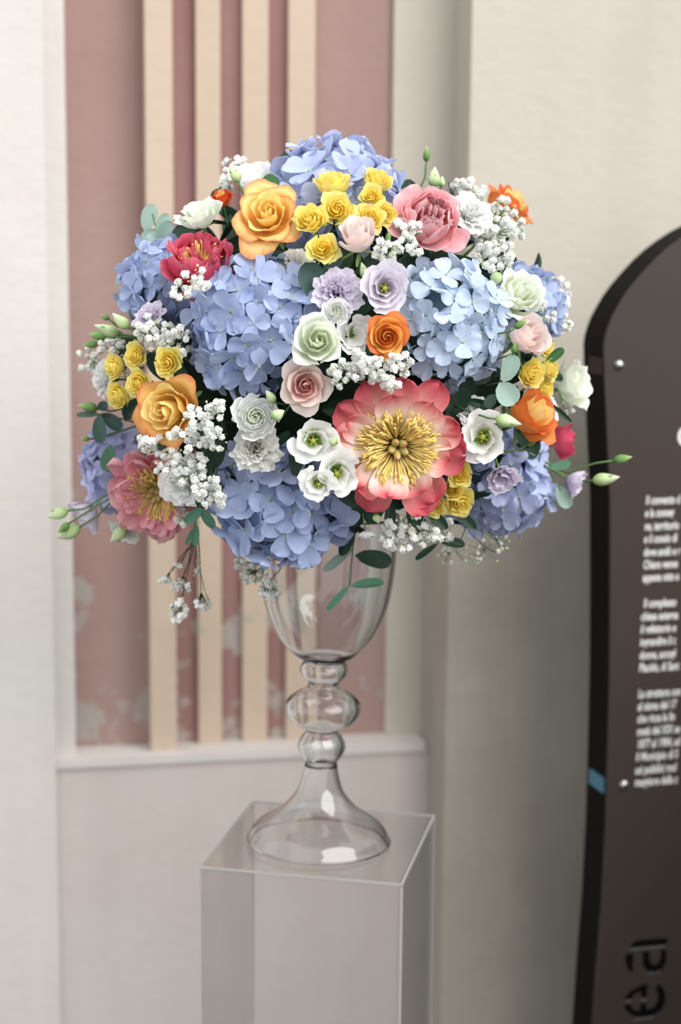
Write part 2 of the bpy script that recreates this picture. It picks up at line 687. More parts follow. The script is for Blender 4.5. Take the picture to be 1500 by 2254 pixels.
letter_a = [[(335, 760), (400, 655), (520, 610), (700, 598), (1040, 570), (1072, 612), (1022, 695), (700, 722)],
            [(235, 940), (265, 885), (400, 880), (400, 1000), (380, 1120), (405, 1200), (330, 1232), (272, 1130), (240, 1020)],
            [(580, 840), (705, 830), (715, 1000), (770, 1090), (870, 1085), (930, 980), (945, 780), (1042, 800), (1042, 1030), (955, 1190), (800, 1250), (650, 1200), (585, 1080)]]
letter_e = [[(665, 1460), (670, 1600), (640, 1742), (565, 1742), (540, 1612), (425, 1660), (360, 1760), (230, 1780), (250, 1705), (370, 1585), (540, 1510)],
            [(870, 1480), (940, 1490), (1020, 1640), (1025, 1800), (945, 1980), (780, 2085), (560, 2125), (400, 2092), (260, 1995), (212, 1880), (335, 1858), (385, 1965), (520, 2005), (540, 1850), (640, 1850), (662, 1975),
             (800, 1925), (880, 1800), (885, 1650), (830, 1575)]]
for pts in letter_a + letter_e:
    sign_shape('stencil_letter', pts, M_cut, 0.0006)['label'] = 'black cut-out piece of a large stencil letter'
for (x0, y0, x1, y1) in ((330, 800, 1025, 735), (690, 1268, 925, 1222), (405, 2168, 790, 2112), (240, 1815, 360, 1790), (540, 1782, 660, 1772)):
    sign_shape('lit_cut_edge', [(x0, y0 - 14), (x1, y1 - 14), (x1, y1 + 16), (x0, y0 + 16)], M_edgelight, 0.0005)
tag(sign, 'tall dark brown information sign with rounded top and white Italian text', 'sign')

# ================================================================= THE PLINTH
PZ = 0.76
PC = Vector((-0.021, 2.167, 0))
PYAW = math.radians(-11.9)
PX = Vector((math.cos(PYAW), math.sin(PYAW), 0))
PY = Vector((-math.sin(PYAW), math.cos(PYAW), 0))
ph, th = 0.1355, 0.0052
M_acr = sheet_mat('clear_acrylic_sheet', (0.976, 0.972, 0.970), 0.04, 0.025)
M_edge = plain_mat('frosted_acrylic_edge', (196, 193, 192), 0.35, 0.5, 0, 0.4, 0.03, 30)
plinth = empty('display_plinth', Matrix.Translation(PC))
PI_ = plinth.matrix_basis.inverted()


def slab(name, a0, a1, b0, b1, z0, z1, mat, parent=plinth):
    vs = [PC + PX * a + PY * b + ZUP * z for z in (z0, z1) for a, b in ((a0, b0), (a1, b0), (a1, b1), (a0, b1))]
    fs = [(3, 2, 1, 0), (4, 5, 6, 7), (0, 1, 5, 4), (1, 2, 6, 5), (2, 3, 7, 6), (3, 0, 4, 7)]
    o = link(name, mesh(name, vs, fs, mat), parent)
    o.matrix_basis = PI_
    return o


def quad(name, corners, mat):
    vs = [PC + PX * a + PY * b + ZUP * z for a, b, z in corners]
    o = link(name, mesh(name, vs, [(0, 1, 2, 3)], mat), plinth)
    o.matrix_basis = PI_
    return o


slab('top_panel', -ph + th, ph - th, -ph + th, ph - th, PZ - th, PZ, M_acr)
slab('side_panel', -ph + th, ph - th, -ph, -ph + th * 0.6, 0.0, PZ - th, M_acr)
slab('side_panel', -ph + th, ph - th, ph - th * 0.6, ph, 0.0, PZ - th, M_acr)
slab('side_panel', -ph, -ph + th * 0.6, -ph + th, ph - th, 0.0, PZ - th, M_acr)
slab('side_panel', ph - th * 0.6, ph, -ph + th, ph - th, 0.0, PZ - th, M_acr)
# polished glued edges catch the light
e = th * 0.55
for sx in (-1, 1):
    for sy in (-1, 1):
        a, b = sx * ph, sy * ph
        slab('corner_edge', min(a, a - sx * e), max(a, a - sx * e), min(b, b - sy * e), max(b, b - sy * e), 0.0, PZ - th, M_edge)
e2 = th * 0.28
slab('top_edge', -ph, ph, -ph, -ph + e2, PZ - e2 * 2, PZ, M_edge)
slab('top_edge', -ph, ph, ph - e2, ph, PZ - e2 * 2, PZ, M_edge)
slab('top_edge', -ph, -ph + e2, -ph + e2, ph - e2, PZ - e2 * 2, PZ, M_edge)
slab('top_edge', ph - e, ph, -ph + e2, ph - e2, PZ - e2 * 2, PZ, M_edge)
tag(plinth, 'clear acrylic box plinth under the glass vase', 'plinth')

# ================================================================= THE VASE
VB = Vector((-0.026, 2.159, PZ))
TILT = math.radians(1.4)
M_glass = glass_mat('clear_vase_glass', (0.985, 0.99, 0.99), 1.46)
vase = empty('glass_vase', Matrix.Translation(VB) @ Matrix.Rotation(TILT, 4, 'Y') @ Matrix.Rotation(math.radians(-0.5), 4, 'X'))


def vz(py):
    return at(702, py, VB.y).z - VB.z


mpp = pxsize(VB + Vector((0, 0, 0.15)))
zoff = -vz(1852)


def prof(pts):
    return [(hw * mpp, max(0.0, vz(y) + zoff)) for y, hw in pts]


def smooth_prof(p, n=3):
    """Catmull-Rom resample"""
    out = []
    for i in range(len(p) - 1):
        p0, p1, p2, p3 = p[max(i - 1, 0)], p[i], p[i + 1], p[min(i + 2, len(p) - 1)]
        for k in range(n):
            t = k / n
            q = []
            for c in (0, 1):
                q.append(0.5 * (2 * p1[c] + (p2[c] - p0[c]) * t + (2 * p0[c] - 5 * p1[c] + 4 * p2[c] - p3[c]) * t * t
                                + (3 * p1[c] - p0[c] - 3 * p2[c] + p3[c]) * t ** 3))
            out.append(tuple(q))
    out.append(p[-1])
    return out


def shell(name, outer, inner):
    """closed glass: outer profile up, inner profile back down"""
    pr = outer + inner[::-1]
    me = lathe(name, pr + [pr[0]], 72, M_glass)
    import bmesh
    bm = bmesh.new()
    bm.from_mesh(me)
    bmesh.ops.remove_doubles(bm, verts=bm.verts, dist=1e-6)
    bmesh.ops.recalc_face_normals(bm, faces=bm.faces)
    bm.to_mesh(me)
    bm.free()
    me.polygons.foreach_set('use_smooth', [True] * len(me.polygons))
    return link(name, me, vase)


foot_o = smooth_prof([(0.094, 0.0005), (0.0985, 0.0035)] + prof([(1838, 155), (1823, 146), (1807, 127), (1790, 101), (1773, 79), (1740, 52), (1707, 41), (1680, 35.5)]))
foot_i = [(max(0.004, r - (0.0036 if i > 2 else 0.0036)), z - (0.0012 if i > 3 else 0)) for i, (r, z) in enumerate(foot_o)]
foot_i[0] = (0.0905, 0.0005)
shell('foot', foot_o, foot_i)
ko = smooth_prof(prof([(1679.5, 35), (1672, 37), (1663, 45), (1642, 53.5), (1624, 46), (1611, 37), (1604, 39), (1591, 64), (1572, 80), (1556, 84), (1540, 77), (1527, 60), (1516, 42),
                       (1507, 34), (1500, 36), (1488, 48), (1474, 54), (1462, 49), (1456.5, 43)]))
ki = [(max(0.006, r - 0.0058), z) for r, z in ko]
shell('stem', ko, ki)
bo = smooth_prof(prof([(1456, 1.0), (1456, 30), (1454, 43), (1447, 58), (1438, 70), (1407, 100), (1373, 119.5), (1340, 132), (1307, 139.5), (1273, 144.5), (1240, 147.5), (1200, 150), (1160, 152), (1130, 153)]))
bi = [(max(0.0005, r - 0.0052), z + (0.0075 if i < 6 else max(0.0, 0.0075 - (i - 5) * 0.0009) if i < len(bo) - 2 else 0)) for i, (r, z) in enumerate(bo)]
shell('bowl', bo, bi)
tag(vase, 'clear glass goblet vase with bulbous stem on acrylic plinth', 'vase')

# ================================================================= THE BOUQUET
BC = at(733, 800, 2.165)
RAD = Vector((0.305, 0.275, 0.272))


def surf(px, py, dd=0.0, k=1.0):
    """point of the bouquet dome seen at a pixel, pushed dd metres further along the sight line"""
    d = ray(px, py).normalized()
    A = Vector((RAD.x * k, RAD.y * k, RAD.z * k))
    o = Vector(((CAM.x - BC.x) / A.x, (CAM.y - BC.y) / A.y, (CAM.z - BC.z) / A.z))
    v = Vector((d.x / A.x, d.y / A.y, d.z / A.z))
    a, b, c = v.dot(v), o.dot(v), o.dot(o) - 1
    q = b * b - a * c
    t = (-b - math.sqrt(q)) / a if q > 0 else -b / a
    # soften the jump at the rim of the dome
    P = CAM + d * (t + dd)
    e = P - BC
    n = Vector((e.x / A.x ** 2, e.y / A.y ** 2, e.z / A.z ** 2)).normalized()
    return P, n


def facing(face):
    return Vector((face[0], -face[2], face[1])).normalized()


# ---- petal shapes
def rnd(a, b):
    return random.uniform(a, b)


def flat_petal(name, mat, L=1.0, Wd=0.6, a=0.55, m=3.5, el=0.1, bend=0.2, cup=0.2, ruf=0.03, rfreq=3, nu=6, nv=6, fold=0.0, notch=0.0, twist=0.0):
    """petal growing from the origin along +Y, face up +Z"""
    ph1, ph2 = rnd(0, 6), rnd(0, 6)
    path = []
    y = z = 0.0
    K = 24
    for i in range(K + 1):
        path.append((y, z))
        an = el + bend * (i / K)
        y += math.cos(an) * L / K
        z += math.sin(an) * L / K

    def fn(u, v):
        f = min(u, 1.0) * K
        i = min(int(f), K - 1)
        t = f - i
        yy = path[i][0] * (1 - t) + path[i + 1][0] * t
        zz = path[i][1] * (1 - t) + path[i + 1][1] * t
        w = Wd * (u ** a) * max(0.0, 1 - u ** m) ** 0.5 * 1.18 + 0.03 * Wd
        x = w * v
        zz += cup * w * v * v + fold * w * abs(v) + ruf * L * u * u * math.sin(rfreq * v * 2 + ph1) + ruf * 0.6 * L * u * math.sin(5 * u + ph2 + 2 * v)
        zz += twist * x * u
        yy -= notch * L * max(0.0, 1 - abs(v) * 2.2) * u ** 8
        return (x, yy, zz)

    return grid(name, nu, nv, fn, mat, lambda t: 1 - (1 - t) ** 1.5)


def rev_petal(name, mat, R, Hh, flare, span, r0=0.06, droop=0.0, spiral=0.1, ruf=0.02, rfreq=2, tip=0.0, edge=0.0, nu=6, nv=8, top=0.32, close=0.65, z0=0.0, jag=0.0):
    """petal wrapped round the flower axis; R belly radius, Hh height"""
    ph1, ph2 = rnd(0, 6), rnd(0, 6)

    def fn(u, v):
        ut = u * (1 - top * abs(v) ** 2.6)
        ut += jag * u ** 3 * math.sin(v * 17 + ph2) * 0.5
        k = min(ut / close, 1.0)
        r = r0 + (R - r0) * math.sin(math.pi / 2 * k) ** 0.9
        f = max(0.0, (ut - 0.55) / 0.45)
        r += flare * f * f
        z = z0 + Hh * ut - droop * max(0.0, (ut - 0.62) / 0.38) ** 2
        wf = min(1.0, 0.45 + 0.75 * u)
        ph = v * span * wf
        r *= 1 + spiral * v
        r += ruf * u * u * (math.sin(rfreq * v * 3 + ph1) + 0.5 * math.sin(rfreq * v * 6.3 + ph2))
        r += edge * abs(v) ** 3 * u
        z += ruf * 0.7 * u * u * math.sin(rfreq * v * 4 + ph2)
        if tip:
            # pointed reflexed tip
            t = max(0.0, 1 - abs(v) * 1.8) * max(0.0, u - 0.75) / 0.25
            r += tip * t
            z += -0.3 * tip * t
        return (r * math.sin(ph), r * math.cos(ph), z)

    return grid(name, nu, nv, fn, mat)


M_stem = plain_mat('stem_green', (86, 118, 66), 0.5, 0.3, 0, 0, 0.15, 60)
M_stem_d = plain_mat('stem_dark_green', (48, 76, 46), 0.5, 0.3, 0, 0, 0.15, 60)
M_sepal = petal_mat('sepal_green', [(0, (96, 138, 78)), (1, (130, 162, 96))], 0.2, 0.1)
PROTO = {}


def rz(a):
    return Matrix.Rotation(a, 4, 'Z')


STEM = tube('stem', [(0, 0, 0.02), (0.02, 0, -0.5), (0, 0.02, -1.0), (0.03, 0, -1.5)], [0.06, 0.055, 0.05, 0.05], 6, M_stem)


def sepals(n=5, L=0.55, el=0.3, z=0.0):
    res = []
    for i in range(n):
        me = flat_petal('sepal', M_sepal, L, 0.09, 0.4, 2.0, el + rnd(-.3, .3), rnd(-.6, .4), 0.3, 0.02, nu=5, nv=2)
        res.append(('sepal', me, Matrix.Translation((0, 0, z)) @ rz(2 * math.pi * i / n + rnd(-.2, .2))))
    return res


def rose(seed, n, m_in, m_out, openness=1.0, height=0.95, core=0.07, tips=0.06, ruf=0.02, res=(6, 8), sep=True, nout=None):
    random.seed(seed)
    parts = []
    for i in range(n):
        t = i / (n - 1)
        R = core + (0.70 - core) * t ** 0.95
        Hh = height * (0.98 - 0.30 * openness * t ** 2.2) * rnd(.97, 1.03)
        fl = (-0.04 + 0.40 * openness * t ** 1.8)
        span = 1.55 - 0.72 * t ** 0.6
        mat = m_in if t < (nout if nout is not None else 0.62) else m_out
        me = rev_petal('petal', mat, R, Hh, fl, span, 0.04 + 0.05 * t, 0.26 * openness * t ** 3, 0.16 - 0.09 * t, ruf * (0.3 + t), 2,
                       tips * max(0.0, t - 0.35), 0.05 * t, res[0], res[1], 0.34 if t > .3 else 0.2)
        parts.append(('petal', me, rz(i * 2.3998 + rnd(-.25, .25)) @ Matrix.Rotation(rnd(-.06, .06) * t, 4, 'X')))
    if sep:
        parts += sepals(5, 0.75, -0.1, -0.02)
    parts.append(('stem', STEM, Matrix()))
    return parts


def lisianthus(seed, m, m_c, n=10, frill=0.05, openness=1.0, pistil=True, res=(7, 12)):
    random.seed(seed)
    parts = []
    for i in range(n):
        t = i / (n - 1)
        R = 0.30 + 0.38 * t
        me = rev_petal('petal', m, R, 0.82 * rnd(.94, 1.04) - 0.16 * openness * t ** 1.5, 0.06 + 0.32 * openness * t ** 1.3, 1.18 - 0.22 * t, 0.08 + 0.04 * t, 0.10 * t * t * openness, 0.14, frill * (0.5 + 0.5 * t), 2.4,
                       0, 0.0, res[0], res[1], 0.16, 0.72, 0, 0.012)
        parts.append(('petal', me, rz(i * 2.3998 + rnd(-.3, .3)) @ Matrix.Rotation(rnd(-.07, .07), 4, 'X')))
    if pistil:
        pr = [(0.001, 0.02), (0.07, 0.05), (0.09, 0.2), (0.05, 0.33), (0.04, 0.42), (0.10, 0.46), (0.09, 0.5), (0.001, 0.51)]
        parts.append(('pistil', lathe('pistil', pr, 10, MATS['pistil_green']), Matrix()))
        for k in range(5):
            a = k * 1.2566
            p = Vector((math.cos(a), math.sin(a), 0))
            me = tube('stamen', [p * 0.06 + Vector((0, 0, .05)), p * 0.13 + Vector((0, 0, .3)), p * 0.14 + Vector((0, 0, .42)), p * 0.15 + Vector((0, 0, .50))], [0.012, 0.012, 0.04, 0.02], 5, MATS['anther_yellow'])
            parts.append(('stamen', me, Matrix()))
    parts += sepals(5, 0.6, 0.5, -0.02)
    parts.append(('stem', STEM, Matrix()))
    return parts


def ranunculus(seed, m, m_in, n=34, res=(5, 8)):
    random.seed(seed)
    parts = []
    for i in range(n):
        t = i / (n - 1)
        R = 0.07 + 0.68 * t ** 0.9
        Hh = 0.72 - 0.16 * t ** 2
        fl = -0.10 * (1 - t) + 0.14 * t ** 3
        me = rev_petal('petal', m_in if t < .3 else m, R, Hh, fl, 1.4 - 0.75 * t ** .5, 0.04 + .08 * t, 0.04 * t, 0.1, 0.018 + .02 * t, 3, 0, 0, res[0], res[1], 0.2, 0.7)
        parts.append(('petal', me, rz(i * 2.3998 + rnd(-.3, .3)) @ Matrix.Rotation(rnd(-.05, .05), 4, 'X')))
    parts.append(('stem', STEM, Matrix()))
    return parts


def carnation(seed, m, n=34, res=(6, 18), frill=0.10):
    random.seed(seed)
    parts = []
    for i in range(n):
        t = i / (n - 1)
        me = rev_petal('petal', m, 0.12 + 0.52 * t, 0.90 - 0.40 * t ** 1.4, 0.04 + 0.34 * t, 1.05 - 0.28 * t, 0.04, 0.16 * t * t, 0.1, frill * rnd(.6, 1.0), 2.3, 0, 0, res[0], res[1], 0.06, 0.8, 0, 0.02)
        parts.append(('petal', me, rz(i * 2.3998 + rnd(-.4, .4)) @ Matrix.Rotation(rnd(-.18, .18), 4, 'X')))
    parts.append(('calyx', lathe('calyx', [(0.05, -0.35), (0.13, -0.3), (0.16, -0.1), (0.17, 0.1), (0.1, 0.12)], 10, M_sepal), Matrix()))
    parts.append(('stem', STEM, Matrix()))
    return parts


def stamen_tuft(seed, mat, mat_tip, n=150, rin=0.13, L=0.42, spread=1.1):
    """ring of thread-fine stamens, one joined mesh"""
    random.seed(seed)
    vs, fs = [], []
    for i in range(n):
        a = rnd(0, 6.283)
        r = rin * rnd(.55, 1.05)
        el = rnd(0.35, 1.0) * spread
        l = L * rnd(.75, 1.1)
        d0 = Vector((math.cos(a), math.sin(a), 0))
        d = d0 * math.sin(el) + Vector((0, 0, math.cos(el)))
        p0 = d0 * r
        p1 = p0 + d * l * 0.45 + Vector((0, 0, 0.04))
        d2 = (d + d0 * 0.7 + Vector((rnd(-.3, .3), rnd(-.3, .3), rnd(-.3, .2)))).normalized()
        p2 = p1 + d2 * l * 0.4
        p3 = p2 + (d2 + Vector((rnd(-.5, .5), rnd(-.5, .5), rnd(-.4, .4)))).normalized() * l * 0.20
        tube_data([p0, p1, p2, p2 + (p3 - p2) * .4, p3], [0.008, 0.007, 0.008, 0.020, 0.009], 4, vs, fs)
    return mesh('stamens', vs, fs, mat, [(0.5, 0.5)] * len(vs), True)


def peony_open(seed, m_f, m_b, ring=(11, 9), stam=True, messy=0.0, inner=0):
    random.seed(seed)
    parts = []
    for row, cnt in enumerate(ring):
        for i in range(cnt):
            a = 2 * math.pi * (i + 0.5 * row) / cnt + rnd(-.16, .16)
            if row == 0:
                me = flat_petal('petal', m_b, rnd(.92, 1.10), rnd(.30, .38), 0.80, 5, rnd(.06, .24) + messy * rnd(-.3, .3), rnd(-.15, .30), 0.34, 0.04 + .04 * messy, 3, 9, 10, notch=rnd(0, .10))
            else:
                me = flat_petal('petal', m_f, rnd(.76, .98), rnd(.29, .37), 0.80, 5, rnd(.26, .46) + messy * rnd(-.2, .4), rnd(-.15, .55), 0.46, 0.045 + .05 * messy, 3, 9, 10, notch=rnd(-.06, .12))
            parts.append(('petal', me, Matrix.Translation((0, 0, 0.05 * row)) @ rz(a) @ Matrix.Rotation(rnd(-.24, .24), 4, 'Y')))
    for i in range(inner):
        me = flat_petal('petal', m_f, rnd(.45, .75), rnd(.12, .24), 0.7, 4, rnd(.5, 1.1), rnd(-.5, .5), 0.6, 0.08, 3, 7, 8)
        parts.append(('petal', me, Matrix.Translation((0, 0, 0.1)) @ rz(rnd(0, 6.28)) @ Matrix.Translation((0, .12, 0)) @ Matrix.Rotation(rnd(-.4, .4), 4, 'Y')))
    if stam:
        o = stamen_tuft(seed + 5, MATS['stamen_gold'], None, 400, 0.15, 0.47, 1.38)
        parts.append(('stamens', o, Matrix.Translation((0, 0, 0.10))))
        for k in range(5):
            a = k * 1.2566 + .3
            pr = [(0.001, 0), (0.045, 0.02), (0.06, 0.10), (0.05, 0.2), (0.022, 0.27), (0.018, 0.29), (0.001, 0.30)]
            me = lathe('carpel', pr, 9, MATS['carpel'])
            parts.append(('carpel', me, Matrix.Translation((0.06 * math.cos(a), 0.06 * math.sin(a), 0.11)) @ rz(a) @ Matrix.Rotation(0.22, 4, 'Y')))
    parts += sepals(5, 0.5, -0.1, -0.03)
    parts.append(('stem', STEM, Matrix()))
    return parts


def peony_bowl(seed, m_out, m_in, n_out=13, n_in=16, stam=True, open_top=0.25, spikes=0):
    random.seed(seed)
    parts = []
    for i in range(n_out):
        t = i / (n_out - 1)
        if t > 0.72:   # guard petals spread wide
            me = flat_petal('petal', m_out, rnd(.95, 1.1), rnd(.42, .5), 0.7, 4, rnd(.15, .4), rnd(.1, .5), 0.45, 0.03, 3, 8, 9)
            parts.append(('petal', me, rz(i * 2.3998 + rnd(-.2, .2))))
        else:
            me = rev_petal('petal', m_out, 0.42 + 0.30 * t, 1.0 - 0.15 * t, -0.16 + 0.20 * t, 0.78, 0.08, 0.0, 0.12, 0.03, 2, 0, 0, 8, 9, 0.36, 0.6)
            parts.append(('petal', me, rz(i * 2.3998 + rnd(-.2, .2)) @ Matrix.Rotation(rnd(-.08, .08), 4, 'X')))
    for i in range(n_in):
        t = (i + 1) / n_in
        me = rev_petal('petal', m_in, open_top * (0.25 + t), 0.95 * rnd(.85, 1.08), 0.05, 0.8 - 0.25 * t, 0.04, 0.0, 0.1, 0.05, 4, 0, 0, 6, 8, 0.3, 0.7, 0, 0.05)
        parts.append(('petal', me, rz(i * 2.3998 + rnd(-.4, .4)) @ Matrix.Rotation(rnd(-.2, .2), 4, 'X')))
    for i in range(spikes):
        me = flat_petal('petal', m_in, rnd(.9, 1.15), rnd(.10, .16), 0.8, 3, rnd(.9, 1.3), rnd(-.3, .2), 0.5, 0.05, 3, 7, 4)
        parts.append(('petal', me, Matrix.Translation((0, 0, .1)) @ rz(rnd(0, 6.28))))
    if stam:
        parts.append(('stamens', stamen_tuft(seed + 3, MATS['stamen_gold'], None, 90, 0.10, 0.5, 0.55), Matrix.Translation((0, 0, 0.35))))
    parts += sepals(5, 0.5, -0.1, -0.03)
    parts.append(('stem', STEM, Matrix()))
    return parts


# ---- flower colours
petal_mat('pistil_green', [(0, (120, 160, 70)), (1, (170, 190, 80))], 0.15)
petal_mat('anther_yellow', [(0, (224, 180, 40)), (1, (232, 190, 50))], 0.1)
petal_mat('stamen_gold', [(0, (255, 232, 150)), (1, (255, 230, 140))], 0.25, 0.1, vary=0.05)
petal_mat('carpel', [(0, (196, 182, 110)), (0.7, (206, 186, 120)), (0.9, (190, 110, 110)), (1, (186, 80, 96))], 0.1, 0.05, 0.03)
C_gold_in = petal_mat('golden_rose_inner', [(0, (252, 206, 96)), (0.6, (255, 224, 136)), (1, (255, 234, 164))], 0.35)
C_gold_out = petal_mat('golden_rose_outer', [(0, (248, 178, 84)), (0.55, (252, 200, 112)), (0.88, (253, 214, 144)), (1, (240, 150, 96))], 0.3)
C_gold2_out = petal_mat('amber_rose_outer', [(0, (250, 188, 100)), (0.6, (252, 208, 120)), (0.9, (250, 192, 118)), (1, (240, 138, 90))], 0.3)
C_oran_in = petal_mat('orange_rose_inner', [(0, (242, 152, 62)), (0.6, (250, 182, 92)), (1, (252, 200, 116))], 0.3)
C_oran_out = petal_mat('orange_rose_outer', [(0, (246, 168, 84)), (0.6, (248, 172, 92)), (1, (234, 122, 70))], 0.3)
C_deep_out = petal_mat('deep_orange_petal', [(0, (240, 150, 70)), (0.5, (234, 110, 52)), (1, (222, 84, 44))], 0.3)
C_yel = petal_mat('yellow_spray_rose', [(0, (253, 222, 86)), (0.6, (255, 234, 116)), (1, (255, 242, 150))], 0.45)
C_yel_out = petal_mat('yellow_spray_rose_outer', [(0, (228, 230, 150)), (0.45, (252, 236, 124)), (1, (254, 242, 160))], 0.45)
C_wgr = petal_mat('greenish_white_rose', [(0, (216, 230, 186)), (0.5, (238, 244, 224)), (1, (249, 250, 243))], 0.35, 0.05)
C_wgr_in = petal_mat('greenish_white_rose_inner', [(0, (214, 230, 180)), (0.6, (236, 243, 220)), (1, (246, 249, 238))], 0.35, 0.05)
C_white = petal_mat('pure_white_petal', [(0, (236, 242, 216)), (0.35, (249, 250, 246)), (1, (253, 253, 252))], 0.35, 0.05)
C_whc = petal_mat('white_cup_petal', [(0, (120, 158, 64)), (0.22, (190, 212, 140)), (0.42, (244, 245, 238)), (1, (251, 250, 249))], 0.3, 0.05)
C_cream = petal_mat('cream_carnation', [(0, (238, 238, 214)), (0.6, (249, 248, 239)), (1, (252, 251, 247))], 0.3, 0.06)
C_blush = petal_mat('blush_rose_outer', [(0, (234, 226, 200)), (0.5, (244, 222, 212)), (1, (248, 232, 224))], 0.35, 0.06)
C_blush_in = petal_mat('blush_rose_inner', [(0, (224, 164, 158)), (0.6, (240, 194, 188)), (1, (246, 216, 210))], 0.35, 0.06)
C_pale = petal_mat('pale_pink_rose', [(0, (246, 232, 220)), (0.6, (250, 230, 225)), (1, (252, 240, 236))], 0.35, 0.05)
C_lav = petal_mat('lavender_petal', [(0, (212, 198, 220)), (0.5, (226, 214, 234)), (1, (238, 231, 244))], 0.35, 0.08)
C_lavc = petal_mat('pale_lavender_petal', [(0, (204, 196, 170)), (0.25, (222, 212, 228)), (0.6, (235, 228, 240)), (1, (242, 236, 246))], 0.35, 0.08)
C_peo_f = petal_mat('coral_peony_front', [(0, (252, 242, 228)), (0.66, (251, 232, 222)), (0.83, (243, 180, 172)), (0.95, (228, 118, 124)), (1, (220, 94, 110))], 0.3, 0.12, 0.13, vs=(30, 1.2))
C_peo_b = petal_mat('coral_peony_back', [(0, (250, 230, 216)), (0.55, (246, 202, 192)), (0.8, (228, 126, 130)), (1, (208, 80, 100))], 0.3, 0.12, 0.12, vs=(30, 1.2))
C_pinkp = petal_mat('salmon_peony_outer', [(0, (252, 214, 178)), (0.3, (250, 196, 190)), (0.7, (248, 184, 190)), (1, (252, 214, 218))], 0.35, 0.12, vs=(24, 1.2))
C_pinkp_in = petal_mat('salmon_peony_inner', [(0, (248, 186, 170)), (0.6, (246, 174, 182)), (1, (252, 218, 220))], 0.35, 0.14, vs=(24, 1.2))
C_red = petal_mat('crimson_peony_outer', [(0, (240, 142, 124)), (0.3, (222, 84, 108)), (0.75, (212, 70, 100)), (1, (232, 122, 144))], 0.3, 0.15, vs=(24, 1.2))
C_red_in = petal_mat('crimson_peony_inner', [(0, (248, 206, 160)), (0.35, (238, 136, 142)), (1, (230, 110, 138))], 0.35, 0.15, vs=(24, 1.2))
C_dusty = petal_mat('dusty_pink_peony', [(0, (248, 216, 192)), (0.3, (240, 178, 180)), (0.75, (230, 150, 162)), (1, (242, 190, 196))], 0.3, 0.14, vs=(24, 1.2))
C_hot = petal_mat('bright_pink_petal', [(0, (244, 170, 150)), (0.4, (232, 104, 132)), (1, (222, 84, 118))], 0.35, 0.12)

# ---- prototypes
PROTO['gold'] = rose(11, 20, C_gold_in, C_gold_out, 1.15, 0.92, 0.08, 0.10, 0.03, (8, 12), nout=0.60)
PROTO['amber'] = rose(12, 20, C_gold_in, C_gold2_out, 0.9, 0.95, 0.08, 0.10, 0.03, (8, 12), nout=0.72)
PROTO['orange'] = rose(13, 24, C_oran_in, C_oran_out, 0.75, 0.80, 0.06, 0.08, 0.02, (7, 11), nout=0.8)
PROTO['orange_side'] = rose(14, 18, C_gold_in, C_oran_out, 0.7, 1.25, 0.07, 0.08, 0.03, (8, 10), nout=0.5)
PROTO['deep_orange'] = rose(15, 14, C_oran_in, C_deep_out, 0.8, 1.1, 0.08, 0.05, 0.04, (7, 9), nout=0.4)
PROTO['white_rose'] = rose(16, 17, C_wgr_in, C_wgr, 0.75, 1.10, 0.10, 0.06, 0.03, (8, 11), nout=0.4)
PROTO['white_rose_b'] = rose(17, 16, C_wgr_in, C_wgr, 0.85, 1.15, 0.10, 0.05, 0.045, (8, 11), nout=0.3)
PROTO['blush'] = rose(18, 20, C_blush_in, C_blush, 1.0, 0.95, 0.05, 0.12, 0.025, (7, 11), nout=0.6)
PROTO['pale'] = rose(19, 15, C_blush, C_pale, 0.5, 1.35, 0.07, 0.06, 0.02, (8, 10), nout=0.25)
PROTO['spray'] = rose(20, 20, C_yel, C_yel_out, 0.8, 0.85, 0.05, 0.03, 0.05, (5, 8), nout=0.75)
PROTO['spray_b'] = rose(21, 20, C_yel, C_yel_out, 0.6, 1.1, 0.05, 0.03, 0.05, (5, 8), nout=0.7)
PROTO['lis_white'] = lisianthus(30, C_whc, None, 8, 0.05, 1.0)
PROTO['lis_white_b'] = lisianthus(31, C_white, None, 9, 0.06, 0.7, False)
PROTO['lis_frill'] = carnation(32, C_white, 22, (6, 16), 0.07)
PROTO['lis_green'] = lisianthus(33, C_wgr, None, 9, 0.07, 0.45, False)
PROTO['lis_lav'] = lisianthus(34, C_lavc, None, 13, 0.045, 1.0)
PROTO['lis_lav_b'] = lisianthus(35, C_lav, None, 10, 0.08, 0.5, False)
PROTO['carn_lav'] = carnation(36, C_lav, 24)
PROTO['carn_cream'] = carnation(37, C_cream, 36)
PROTO['ranunc'] = ranunculus(38, C_white, C_wgr_in, 30)
PROTO['peony_open'] = peony_open(40, C_peo_f, C_peo_b)
PROTO['peony_pink'] = peony_bowl(41, C_pinkp, C_pinkp_in, 18, 18, False, 0.38)
PROTO['peony_red'] = peony_bowl(42, C_red, C_red_in, 16, 10, True, 0.34, 6)
PROTO['peony_dusty'] = peony_open(43, C_dusty, C_dusty, (10, 9), True, 1.0, 9)
PROTO['peony_hot'] = peony_bowl(44, C_hot, C_hot, 10, 6, False, 0.4)


def flower(name, proto, px, py, r, label, cat, group=None, face=None, dd=0.0, roll=None, k=0.45, blend=0.0, s=1.0):
    P, n = surf(px, py, dd)
    if face is not None:
        n = facing(face)
    rr = r * pxsize(P) * s
    if roll is None:
        roll = (px * 0.37 + py * 0.11) % 6.28
    root = empty(name, frame(P - n * rr * k, n, roll, rr))
    for nm, me, mw in PROTO[proto]:
        o = link(nm, me, root, mw)
        if nm == 'stamens':
            o['kind'] = 'stuff'
    return tag(root, label, cat, group)


# ---- hydrangeas
def hyd_mats(key, c0, c1, c2):
    return petal_mat('hydrangea_' + key, [(0, c0), (0.22, c1), (1, c2)], 0.32, 0.07, 0.05, 0.65, 0.10, (12, 1.2))


